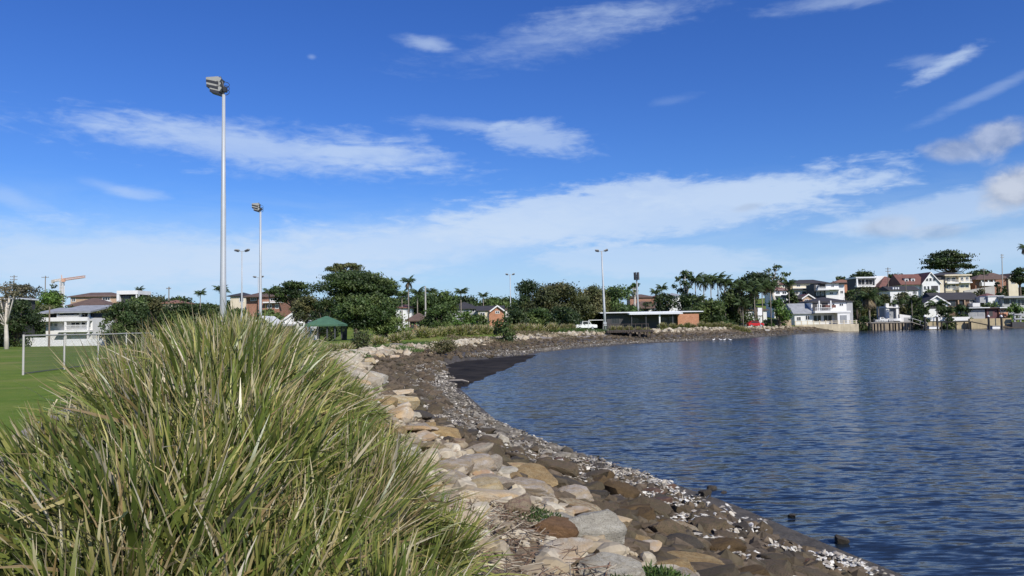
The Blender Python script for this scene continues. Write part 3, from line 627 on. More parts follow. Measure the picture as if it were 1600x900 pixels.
heap('rock_armour', 800, RM_PALE, T0 - .5, T0 + 5, .78, 1.12, .04, .15, 13, 2, 1.0, None, .2, 'small pale sandstone pieces between the crest blocks', 'rubble')
heap('rock_armour', 1500, RM_PALE, T0 + 5, T0 + 13.9, .80, 1.04, .16, .62, 14, 1, .9, None, .2, 'pale sandstone rubble along the far crest', 'rubble')
heap('oyster_stones', 5200, RM_GREY, T0 + 3.5, T0 + 13.6, .05, .46, .05, .22, 15, 1, 1.0, None, .15, 'grey oyster-covered stones of the far tidal band', 'stones')
def shells(name, n, tlo, thi, ulo, uhi, seed, smin, smax, tp, cluster, label, dull=True):
    t, u, x, y, g = scatter(n, tlo, thi, ulo, uhi, seed, tp)
    if cluster:
        cl = vnoise(x * 1.0, y * 1.0, 2.6) + .6 * vnoise(x + 9, y - 4, 6.0); k = cl + g.normal(size=n) * .3 > (.28 if not dull else .05); x, y, u = x[k], y[k], u[k]; n = len(x)
    k = ~inside(x, y, MUD); x, y, u = x[k], y[k], u[k]; n = len(x)
    z = terrain(x, y) + g.uniform(.01, .10, n); s = smin + (smax - smin) * g.random(n) ** 1.5
    a = np.linspace(0, 2 * np.pi, 6, endpoint=False); rim = np.stack([np.cos(a), np.sin(a) * .68, np.zeros(6)], 1); base = np.concatenate([[[.1, 0, .28]], rim])
    q = g.normal(size=(n, 3)); ax = q / np.linalg.norm(q, axis=1)[:, None]; an = g.normal(size=n) * .7
    # rotate about z then tilt
    ph = g.uniform(0, 6.28, n); c, s_ = np.cos(ph), np.sin(ph); B = np.broadcast_to(base, (n, 7, 3)) * (1 + .25 * g.normal(size=(n, 7, 1)))
    W = np.stack([B[..., 0] * c[:, None] - B[..., 1] * s_[:, None], B[..., 0] * s_[:, None] + B[..., 1] * c[:, None], B[..., 2]], -1)
    K = np.cross(ax[:, None], W); dt = (W * ax[:, None]).sum(-1, keepdims=True); ca, sa = np.cos(an)[:, None, None], np.sin(an)[:, None, None]
    W = W * ca + K * sa + ax[:, None] * dt * (1 - ca); W = W * s[:, None, None] + np.stack([x, y, z], -1)[:, None]
    Fc = np.array([(0, 1 + i, 1 + (i + 1) % 6) for i in range(6)]); Fc = (Fc[None] + (np.arange(n) * 7)[:, None, None]).reshape(-1, 3)
    tone = np.array([(.62, .58, .49), (.40, .35, .27), (.22, .19, .15), (.30, .26, .20), (.14, .12, .10), (.48, .43, .34)])[g.integers(0, 6, n)] if dull else np.array([(.66, .63, .55), (.50, .45, .36), (.72, .69, .62), (.30, .26, .21)])[g.integers(0, 4, n)]
    me = np_mesh(name, W.reshape(-1, 3), Fc, False, np.repeat(tone, 7, 0)); m = M_SHELL
    tag(link(name, me, m), label, 'shells', kind='stuff')
M_SHELL, _nt, _b, _o = nmat('oyster_shell'); _a = node(_nt, 'ShaderNodeAttribute', attribute_name='col'); _tc = node(_nt, 'ShaderNodeTexCoord')
_nt.links.new(mixc(_nt, ramp(_nt, noise(_nt, _tc.outputs['Object'], 30, 3), [(.4, .5), (.6, 0.0)]), _a.outputs['Color'], (.16, .14, .11)), _b.inputs['Base Color']); _b.inputs['Roughness'].default_value = .6
shells('oyster_shells', 6500, T0 - .5, T0 + 3.2, .07, .46, 21, .022, .058, 1.0, True, 'white oyster shells clustered along the near waterline', False)
shells('oyster_shells', 26000, T0 + 2.6, T0 + 6.4, .03, .56, 22, .025, .06, 1.0, True, 'white oyster shells covering the bend of the shore')
shells('oyster_shells', 9000, T0 + 6, T0 + 13.2, .10, .46, 23, .04, .11, 1.0, False, 'pale shell grit along the far waterline')
# wet black mud in the bend
def mudflat():
    st = .14; xs = np.arange(MUD[:, 0].min() - .3, MUD[:, 0].max() + .3, st); ys = np.arange(MUD[:, 1].min() - .5, MUD[:, 1].max() + .5, st * 2); X, Y = np.meshgrid(xs, ys)
    ok = inside(X, Y, MUD); dd, _ = seg_dist(X, Y, MUD); Z = np.where(ok, .055 + .03 * vnoise(X, Y, .9) + .012 * vnoise(X, Y, 3.1) + .05 * np.clip(dd / 2, 0, 1), -.06)
    nr, nc = X.shape; i = np.arange(nr - 1)[:, None] * nc; j = np.arange(nc - 1)[None]; Q = np.stack([i + j, i + j + 1, i + nc + j + 1, i + nc + j], -1).reshape(-1, 4); Q = Q[ok.ravel()[Q].any(1)]
    me = np_mesh('mudflat', np.stack([X, Y, Z], -1).reshape(-1, 3), Q, True); bm = bmesh.new(); bm.from_mesh(me); bmesh.ops.delete(bm, geom=[q for q in bm.verts if not q.link_faces], context='VERTS'); bm.to_mesh(me); bm.free()
    mt = plain('black_mud', (.026, .022, .018), .9, .6, .6, .8, 5); mt.node_tree.nodes['Principled BSDF'].inputs['Specular IOR Level'].default_value = .08
    tag(link('mudflat', me, mt), kind='structure')
mudflat()
x, y = P(712, 596, .12); x2, y2 = P(732, 598, .12)
mb = MB().tube([(x - .3, y + .1, .16), ((x + x2) / 2, (y + y2) / 2, .2), (x2, y2, .17)], [.05, .06, .03], 7)
tag(mb.build('driftwood_log', plain('driftwood', (.42, .36, .28), .9, .3, 3, .5, 20)), 'bleached log lying on the edge of black mud', 'log')
# ------------------------------------------------------------------ strap-leaved tussocks
def blades(seed, n, hmin, hmax, base_r, wid, tilt_max, droop, dry=.3, seg=6, lean=(0, 0), tipdry=.35):
    """n arching strap leaves from one crown: returns verts, quads, colours"""
    g = np.random.default_rng(seed); ph = g.uniform(0, 2 * np.pi, n); rr = base_r * np.sqrt(g.random(n)); a0 = g.uniform(0, 2 * np.pi, n)
    L = hmin + (hmax - hmin) * g.random(n) ** .8
    th = tilt_max * np.abs(g.normal(size=n)) * .62 + .03; th = np.minimum(th, 1.45)
    curve = droop * g.uniform(.2, 1.3, n) * (.35 + th)
    dx = np.cos(ph); dy = np.sin(ph); s = np.linspace(0, 1, seg + 1)
    pos = np.zeros((n, seg + 1, 3)); pos[:, 0, 0] = rr * np.cos(a0) + .12 * base_r * dx; pos[:, 0, 1] = rr * np.sin(a0) + .12 * base_r * dy
    dirs = np.zeros((n, seg + 1, 3)); snap = g.random(n) < .13; sk = g.integers(3, seg, n); sa = g.uniform(.6, 1.7, n)
    for i in range(seg + 1):
        ang = th + curve * s[i] ** 1.6 + np.where(snap & (i >= sk), sa, 0); d = np.stack([np.sin(ang) * dx + lean[0] * s[i], np.sin(ang) * dy + lean[1] * s[i], np.cos(ang)], -1)
        dirs[:, i] = d / np.linalg.norm(d, axis=1)[:, None]
        if i: pos[:, i] = pos[:, i - 1] + dirs[:, i - 1] * (L / seg)[:, None]
    tw = g.normal(size=n) * .9; side0 = np.stack([-dy, dx, np.zeros(n)], -1)
    w = wid * g.uniform(.55, 1.25, n); prof = np.array([.55, .9, 1.0, .95, .8, .5, .06]) if seg == 6 else np.interp(s, [0, .3, .8, 1], [.6, 1, .75, .08])
    V = np.zeros((n, seg + 1, 2, 3))
    for i in range(seg + 1):
        d = dirs[:, i]; nn = np.cross(d, side0); a = tw * (.4 + s[i]); sd_ = side0 * np.cos(a)[:, None] + nn * np.sin(a)[:, None]; hw = (w * prof[i] / 2)[:, None]
        V[:, i, 0] = pos[:, i] - sd_ * hw; V[:, i, 1] = pos[:, i] + sd_ * hw
    k = np.arange(n)[:, None] * (seg + 1) * 2; i = np.arange(seg)[None] * 2
    Q = np.stack([k + i, k + i + 1, k + i + 3, k + i + 2], -1).reshape(-1, 4)
    green = np.array([(.135, .175, .034), (.185, .220, .048), (.092, .128, .028), (.235, .240, .062), (.115, .150, .038)])[g.integers(0, 5, n)] * g.uniform(.8, 1.15, (n, 1))
    straw = np.array([(.42, .34, .19), (.52, .45, .29), (.33, .24, .12), (.58, .52, .38), (.36, .30, .14)])[g.integers(0, 5, n)]
    isdry = g.random(n) < dry; basec = np.where(isdry[:, None], straw, green); C = np.zeros((n, seg + 1, 2, 3))
    ts = g.uniform(.6, 1.6, n)
    tipc = np.array([(.46, .38, .17), (.56, .49, .30), (.34, .24, .10), (.50, .45, .15)])[g.integers(0, 4, n)]
    for j in range(seg + 1):
        f = np.clip((s[j] - ts) / .22, 0, 1) * (g.random(n) < 1); f = np.where(g.random(n) < 2, f, 0) * (tipdry > 0)
        c = basec * (1 - f[:, None]) + tipc * f[:, None]
        bf = max(0, 1 - s[j] / .22); c = c * (1 - .55 * bf) + np.array((.30, .25, .14)) * .55 * bf
        C[:, j] = c[:, None]
    return V.reshape(-1, 3), Q, C.reshape(-1, 3)
M_BLADE = leafy('strap_leaf', trans=.2, rough=.36); M_BLADE_DRY = leafy('dry_leaf', trans=.2, rough=.6)
TUS = []     # stiff green plants near the camera
for k in range(7):
    V, Q, C = blades(300 + k, 560, .34, .74, .17, .0185, .80, .7, dry=.06)
    V2, Q2, C2 = blades(340 + k, 190, .22, .72, .20, .0105, .75, .6, dry=1.0)
    TUS.append((np_mesh('green_leaves', V, Q, True, C), np_mesh('dry_leaves', V2, Q2, True, C2)))
TUSD = []    # straw-topped plants on the ridge and further along
for k in range(6):
    V, Q, C = blades(400 + k, 380, .36, .74, .18, .014, .6, .5, dry=.12)
    V2, Q2, C2 = blades(440 + k, 280, .34, .82, .2, .0105, .5, .4, dry=1.0)
    TUSD.append((np_mesh('green_leaves', V, Q, True, C), np_mesh('dry_leaves', V2, Q2, True, C2)))
TUSF = []    # rounded far plants
for k in range(6):
    V, Q, C = blades(500 + k, 460, .55, .85, .30, .05, 1.15, 1.3, dry=.1, seg=4)
    V2, Q2, C2 = blades(540 + k, 170, .6, .9, .30, .04, .8, 1.2, dry=1.0, seg=4)
    TUSF.append((np_mesh('green_leaves', V, Q, True, C), np_mesh('dry_leaves', V2, Q2, True, C2)))
for l in (TUS, TUSD, TUSF):
    for a, b in l: a.materials.append(M_BLADE); b.materials.append(M_BLADE_DRY)
def tussock(x, y, h, bank_, k, rz, label, group, wide=1.0, tilt=(0, 0), name='grass_tussock'):
    r = empty(name, (x, y, tz(x, y) - .03), rz); r.scale = (h * wide, h * wide, h); r.rotation_euler = (Matrix.Rotation(tilt[1], 3, 'Y') @ Matrix.Rotation(tilt[0], 3, 'X') @ Matrix.Rotation(rz, 3, 'Z')).to_euler()
    tag(r, label, 'grass tussock', group); a, b = bank_[k % len(bank_)]; link('green_leaves', a, parent=r); link('dry_leaves', b, parent=r); return r
g = random.Random(5)
NEAR_L = 'strap-leaved grass tussock in the big green clump filling the lower left'
MID_L = 'straw-topped grass tussock in the planting that runs along behind the near clump'
y = .95; cnt = 0
while y < 33:
    step = .40 if y < 4 else .52 if y < 9 else .8 if y < 16 else 1.15; cx = np.interp(y, _my, _mx); hm = np.interp(y, _my, _mh)
    left = -1.0; right = 1.7 if y > 10 else 1.15 if y > 3.5 else .98; o = left + g.uniform(0, step * .5)
    while o < right:
        x = cx + o + g.uniform(-.12, .12) * step / .5; yy = y + g.uniform(-.2, .2) * step / .4
        r = math.hypot(x, yy)
        if r > .95 and not (x > -.25 and yy < 2.2):
            edge = 1 - .45 * abs(o) / 1.75; ridge = max(0, 1 - abs(o + .1) / .8); straw = .04 if yy < 3.4 else min(.8, .05 + .08 * (yy - 3.4) * (.5 + ridge))
            near_ = g.random() > straw and yy < 12; h = edge * g.uniform(.85, 1.12) * (1.0 if yy > 2.5 else .9) * (.92 if not near_ else 1.0) * (1 if yy < 12 else np.interp(yy, [12, 33], [1.15, 1.25]))
            sl = -2 * (x - cx) / 1.9 * np.exp(-((x - cx) / 1.4) ** 2) * hm; ty = math.atan(-sl) * -.55
            tussock(x, yy, h, TUS if near_ else TUSD, cnt, g.uniform(0, 6.28), NEAR_L if yy < 8 else MID_L, 'tussocks of the near green clump' if yy < 8 else 'straw-topped tussocks along the path', 1.15 if near_ else 1.0, (g.uniform(-.12, .12), math.atan(-sl) * .55 + g.uniform(-.1, .1))); cnt += 1
        o += step * g.uniform(.85, 1.2)
    y += step
# rounded plants along the far shore: pixel x, pixel width, height px
FAR = [(540, 535, 36, 54), (565, 531, 32, 60), (592, 531, 36, 68), (618, 529, 34, 76), (500, 545, 42, 46), (520, 541, 36, 52), (636, 529, 30, 84)]
for i, (px, py, w, d) in enumerate(FAR):
    q = PD(px, py, d); h = w * d / F * .62
    tussock(q[0], q[1], h, TUSF, i, g.uniform(0, 6.28), 'straw and green tussock before the green roofed shelter', 'tussocks before the shelter', 1.0)
row = [(660, 30), (675, 24), (688, 26), (703, 26), (718, 26), (731, 28), (745, 26), (760, 24), (772, 22), (800, 24), (815, 26), (828, 24), (842, 22), (865, 24), (880, 20), (893, 20)]
for i, (px, w) in enumerate(row):
    d = 88 + (px - 650) * .155; q = PD(px, 530, d); h = w * d / F * .82
    tussock(q[0], q[1], h, TUSF, i, g.uniform(0, 6.28), 'rounded tussock in the row behind the far rock crest', 'tussocks behind the far rock crest', .85)
for i, (px, w) in enumerate([(1036, 17), (1051, 15), (1064, 13), (1075, 16), (1083, 12), (1096, 18), (1108, 14), (1117, 14), (1128, 16), (1140, 15), (1151, 14), (1160, 14), (1168, 12)]):
    d = 148; q = PD(px, 512, d); h = w * d / F * .825
    tussock(q[0], q[1], h, TUSF, i, g.uniform(0, 6.28), 'round clipped tussock in the row beside the brick clubhouse', 'round tussocks by the clubhouse', .8)
for i, px in enumerate((958, 970, 983, 997, 1010)):
    d = 128; q = PD(px, 514, d); tussock(q[0], q[1], 1.35, TUSF, i, i, 'dry tussock behind the timber deck', 'tussocks behind the deck', .9)

# ------------------------------------------------------------------ low creepers, litter
def leaf_cards(name, pts, size, cols, seed, mat, up=.3, parent=None, elong=1.6, spread=None):
    """small pointed leaves at given points"""
    g2 = np.random.default_rng(seed); n = len(pts); d = g2.normal(size=(n, 3)); d[:, 2] = np.abs(d[:, 2]) * .8 + up; d /= np.linalg.norm(d, axis=1)[:, None]
    a = g2.normal(size=(n, 3)); s_ = np.cross(d, a); s_ /= np.linalg.norm(s_, axis=1)[:, None]; L = size * g2.uniform(.6, 1.3, n)[:, None]; W = L / elong / 2
    V = np.stack([pts, pts + d * L * .5 + s_ * W, pts + d * L, pts + d * L * .5 - s_ * W], 1).reshape(-1, 3); Q = np.arange(n * 4).reshape(-1, 4)
    C = np.asarray(cols)[g2.integers(0, len(cols), n)] * g2.uniform(.75, 1.25, (n, 1)); return link(name, np_mesh(name, V, Q, False, np.repeat(C, 4, 0)), mat, parent)
M_LEAF = leafy('leaf', trans=.25, rough=.5)
GREENS = [(.055, .10, .022), (.08, .135, .03), (.04, .075, .02), (.10, .14, .035)]
def creeper(px, py, rx, ry, n, label, size=.09, cols=GREENS, z=.06, name='pigface_creeper'):
    d = 2.0
    while d < 140:
        q = PD(px, py, d)
        if q[2] < tz(q[0], q[1]) + .05: break
        d *= 1.012
    g2 = np.random.default_rng(int(px)); a = g2.uniform(0, 6.28, n); r = np.sqrt(g2.random(n)); X = q[0] + rx * r * np.cos(a); Y = q[1] + ry * r * np.sin(a)
    Z = terrain(X, Y) + z * (1 - r * .6) * g2.random(n) * 2; root = empty(name, (0, 0, 0)); tag(root, label, 'creeper')
    leaf_cards('leaves', np.stack([X, Y, Z], -1), size, cols, int(px) + 1, M_LEAF, .5, root, 4.5); return root
creeper(836, 804, .26, .3, 900, 'dark green succulent creeper on the crest beside cream blocks', .05, z=.05)
creeper(1048, 908, .20, .22, 800, 'spiky green succulent at the bottom edge under the speckled slab', .06, z=.06)
creeper(985, 918, .16, .2, 300, 'small green succulent tuft at the bottom edge', .05, z=.05)
GG = [(.06, .12, .02), (.085, .15, .03), (.05, .09, .02), (.11, .15, .04)]
creeper(545, 557, 1.6, 2.6, 2600, 'bright green ground cover patch where the planting meets rocks', .16, GG, .18, 'ground_cover')
creeper(612, 545, 2.6, 2.0, 2200, 'green ground cover strip above the mangrove bush', .2, GG, .2, 'ground_cover')
creeper(665, 540, 2.2, 2.0, 2000, 'long green ground cover strip before the row of tussocks', .2, GG, .2, 'ground_cover')
creeper(905, 519, 6, 4, 2600, 'green grassy patch beside the tall floodlight pole', .35, GG, .3, 'ground_cover')
BRN = [(.16, .12, .07), (.22, .17, .10), (.10, .10, .04), (.28, .22, .13)]
creeper(760, 533, 5, 2.5, 2400, 'brown dry ground cover behind the far crest', .25, BRN, .25, 'ground_cover')
creeper(840, 524, 6, 2.5, 2400, 'tawny dry ground cover further along the crest', .3, BRN, .3, 'ground_cover')
# twigs and dead leaf litter on the crest
def litter(n, seed, where):
    g2 = np.random.default_rng(seed); Vs = []; Q = []; C = []
    t = where[0] + (where[1] - where[0]) * g2.random(n); u = where[2] + (where[3] - where[2]) * g2.random(n); x, y = bank(t, u); z = terrain(x, y) + g2.uniform(.01, .08, n)
    a = g2.uniform(0, 6.28, n); L = g2.uniform(.05, .30, n); w = g2.uniform(.002, .005, n); up = g2.normal(size=n) * .25
    d = np.stack([np.cos(a), np.sin(a), up], -1) * L[:, None] / 2; s_ = np.stack([-np.sin(a), np.cos(a), np.zeros(n)], -1) * w[:, None]; h = np.array((0, 0, 1.0)) * w[:, None] * 1.2; c = np.stack([x, y, z], -1)
    V = np.stack([c - d - s_, c - d + s_, c - d + h, c + d - s_, c + d + s_, c + d + h], 1).reshape(-1, 3); k = np.arange(n)[:, None] * 6
    Q = np.concatenate([k + np.array([[0, 1, 4, 3]]), k + np.array([[1, 2, 5, 4]]), k + np.array([[2, 0, 3, 5]])])
    C = np.array([(.20, .14, .09), (.38, .31, .22), (.12, .08, .055), (.46, .40, .30), (.26, .16, .10)])[g2.integers(0, 5, n)]
    tag(link('dry_litter', np_mesh('dry_litter', V, Q, False, np.repeat(C, 6, 0)), M_BLADE_DRY), 'dry twigs and leaf litter among the crest blocks', 'litter', kind='stuff')
litter(1500, 3, (T0 - .5, T0 + .9, .98, 1.25)); litter(350, 4, (T0 + .8, T0 + 4, .85, 1.15))
def sprig(name, px, py, w, h, d, n, label, cols, size, cat='shrub', stem=True):
    """twiggy bush of leaves around forking stems"""
    q = PD(px, py, d); x, y = q[0], q[1]; z = tz(x, y); W = w * d / F / 2; H = h * d / F; root = empty(name, (x, y, z)); tag(root, label, cat); g2 = np.random.default_rng(int(px) + 3); mb = MB(); P_ = []
    ns = 26
    for i in range(ns):
        a = g2.uniform(0, 6.28); r = math.sqrt(g2.random()); e = np.array((W * r * math.cos(a), W * r * math.sin(a), H * (1 - .45 * r * r) * g2.uniform(.6, 1.0))); mid = e * .5 + np.array((0, 0, H * .08))
        mb.tube([(0, 0, 0), mid, e], [H * .02, H * .014, H * .005], 4); m = n // ns
        t = g2.uniform(.35, 1.08, m)[:, None]; P_.append(e[None] * t + g2.normal(size=(m, 3)) * np.array((W, W, H * .6)) * .13)
    mb.build('stems', plain('twig', (.22, .17, .12), .9), root); pts = np.concatenate(P_); pts[:, 2] = np.maximum(pts[:, 2], .03); leaf_cards('leaves', pts, size, cols, int(px), M_LEAF, .4, root, 2.0); return root
OLV = [(.10, .11, .035), (.14, .14, .05), (.07, .085, .025), (.18, .16, .07), (.22, .17, .09)]
_x, _y = P(692, 562, .15); sprig('mangrove_bush', 692, 562, 50, 24, _y, 2600, 'rounded olive mangrove bush alone on the tidal bank', OLV, .16)
sprig('small_tree', 565, 538, 32, 36, 56, 1500, 'small bare-stemmed shrub standing before the tussocks', [(.07, .09, .03), (.10, .11, .04), (.05, .07, .025)], .16)
# weeds beside the path
sprig('dry_weed', 40, 655, 60, 30, 9.0, 420, 'dark dry weed stalks leaning over the edge of the path', [(.10, .07, .045), (.06, .05, .03), (.2, .16, .09)], .05, 'weed')
# ------------------------------------------------------------------ trees
M_CROWN = leafy('tree_leaf', trans=.18, rough=.55)
BARK = plain('bark', (.13, .10, .075), .95, .3, 2, .6, 12); BARK_PALE = plain('pale_bark', (.52, .47, .40), .85, .25, 1.5, .3, 8)
CROWNS = {'dark': [(.036, .060, .018), (.052, .082, .022), (.028, .048, .016), (.072, .10, .028)], 'mid': [(.058, .098, .024), (.078, .122, .030), (.042, .072, .020), (.105, .142, .038)],
          'bright': [(.075, .145, .025), (.10, .175, .03), (.055, .10, .02), (.13, .19, .04)], 'olive': [(.078, .090, .030), (.105, .112, .038), (.056, .068, .024), (.13, .125, .05)],
          'grey': [(.10, .095, .055), (.13, .12, .07), (.07, .072, .044), (.16, .135, .085)]}
def tree(name, label, px, ytop, wpx, d, style='round', pal='mid', ybot=None, group=None, xoff=0, dense=1.0, trunk_px=None):
    """crown lobes on forking limbs; ytop and width are read from the photograph at distance d"""
    top = PD(px, ytop, d); x, y = top[0], top[1]; z0 = tz(x, y); H = top[2] - z0; W = wpx * d / F * (1.12 if style in ('round', 'shrub') else 1.0)
    if H < 1.0: H = 1.0
    g = np.random.default_rng(int(px * 7 + ytop * 3 + d)); root = empty(name, (x, y, z0)); tag(root, label, 'shrub' if style == 'shrub' else 'tree', group)
    if style == 'shrub': cb, nl = .0, 16
    elif style == 'tier': cb, nl = .2, 34
    elif style == 'gum': cb, nl = .38, 15
    elif style == 'cypress': cb, nl = .02, 18
    else: cb, nl = .05, 30
    if ybot is not None: cb = max(0.0, min(.8, (PD(px, ybot, d)[2] - z0) / H))
    nl = int(nl * min(2.2, max(1, (W / H) ** .7))); lobes = []
    for i in range(nl):
        for _ in range(30):
            u = g.random(); a = g.uniform(0, 6.28); hz = cb + (1 - cb) * u
            if style == 'cypress': rad = .5 * (1 - u) ** .7 * .9
            elif style == 'tier': rad = .5 * math.sqrt(max(0, 1 - (u * 1.02) ** 2.2))
            elif style == 'shrub': rad = .5 * math.sqrt(max(0.0, 1 - u ** 2)) * .92
            else: rad = .5 * math.sqrt(max(0.02, 1 - (2 * u - .85) ** 2 / 1.33))
            r = rad * (g.random() ** .5) * .86; c = np.array((W * r * math.cos(a), min(W, 9) * r * math.sin(a) if W > 14 else W * r * math.sin(a), H * hz))
            if all(np.linalg.norm((c - q[0]) / np.array((W, W, H))) > .085 for q in lobes): break
        s = (.17 if style in ('round', 'shrub') else .13 if style == 'gum' else .15) * g.uniform(.75, 1.3)
        R_ = np.array((W * s, W * s, min(H * (1 - cb) * s * 1.2, W * s) * (.5 if style == 'tier' else .8)))
        c[2] = min(c[2], H - R_[2] * .8); lobes.append((c, R_))
    mb = MB(); tr = max(.10, min(.5, H * .03)) if trunk_px is None else trunk_px * d / F / 2; fork = H * (cb * .75 + .06) if style != 'gum' else H * cb * .8
    bend = g.normal() * .04 * H; top_t = np.array((bend, 0, fork))
    mb.tube([(0, 0, -.4), (bend * .3, 0, fork * .5), top_t, (bend, 0, H * .72)], [tr * 1.25, tr, tr * .85, tr * .2], 8)
    for (c, R_) in lobes[::1 if style in ('gum', 'tier') else 2]:
        m = top_t * .45 + c * .55 + np.array((0, 0, -.06 * H if style == 'tier' else .0)); mb.tube([top_t * .98, m, c], [tr * .5, tr * .3, tr * .1], 5)
    mb.build('trunk', BARK_PALE if style == 'gum' else BARK, root, smooth=True)
    leaf = max(.16, d * .0021); cols = np.array(CROWNS[pal]); P_ = []; C_ = []; N_ = []
    for (c, R_) in lobes:
        m = int(dense * 4.2 * (R_[0] * R_[1] + R_[0] * R_[2] * 2) / leaf ** 2); m = max(40, min(m, 1500)); v = g.normal(size=(m, 3)); v /= np.linalg.norm(v, axis=1)[:, None]
        rr = g.random(m)[:, None] ** .4 * (1 + .22 * g.normal(size=(m, 1))); q = c + v * R_ * rr; P_.append(q); N_.append(v + g.normal(size=(m, 3)) * .7)
        C_.append(np.tile(cols[g.integers(0, len(cols))] * g.uniform(.8, 1.2), (m, 1)) * g.uniform(.7, 1.3, (m, 1)))
    Pt = np.concatenate(P_); Nn = np.concatenate(N_); Cc = np.concatenate(C_); Pt[:, 2] = np.maximum(Pt[:, 2], .1); n = len(Pt); Nn /= np.linalg.norm(Nn, axis=1)[:, None]
    a = g.normal(size=(n, 3)); e1 = np.cross(Nn, a); e1 /= np.linalg.norm(e1, axis=1)[:, None]; e2 = np.cross(Nn, e1); L = (leaf * g.uniform(.5, 1.25, n))[:, None]
    V = np.stack([Pt - e1 * L * .8, Pt - e2 * L * .45, Pt + e1 * L * .8, Pt + e2 * L * .45], 1).reshape(-1, 3)
    link('crown', np_mesh('crown', V, np.arange(n * 4).reshape(-1, 4), False, np.repeat(Cc, 4, 0)), M_CROWN, root); return root
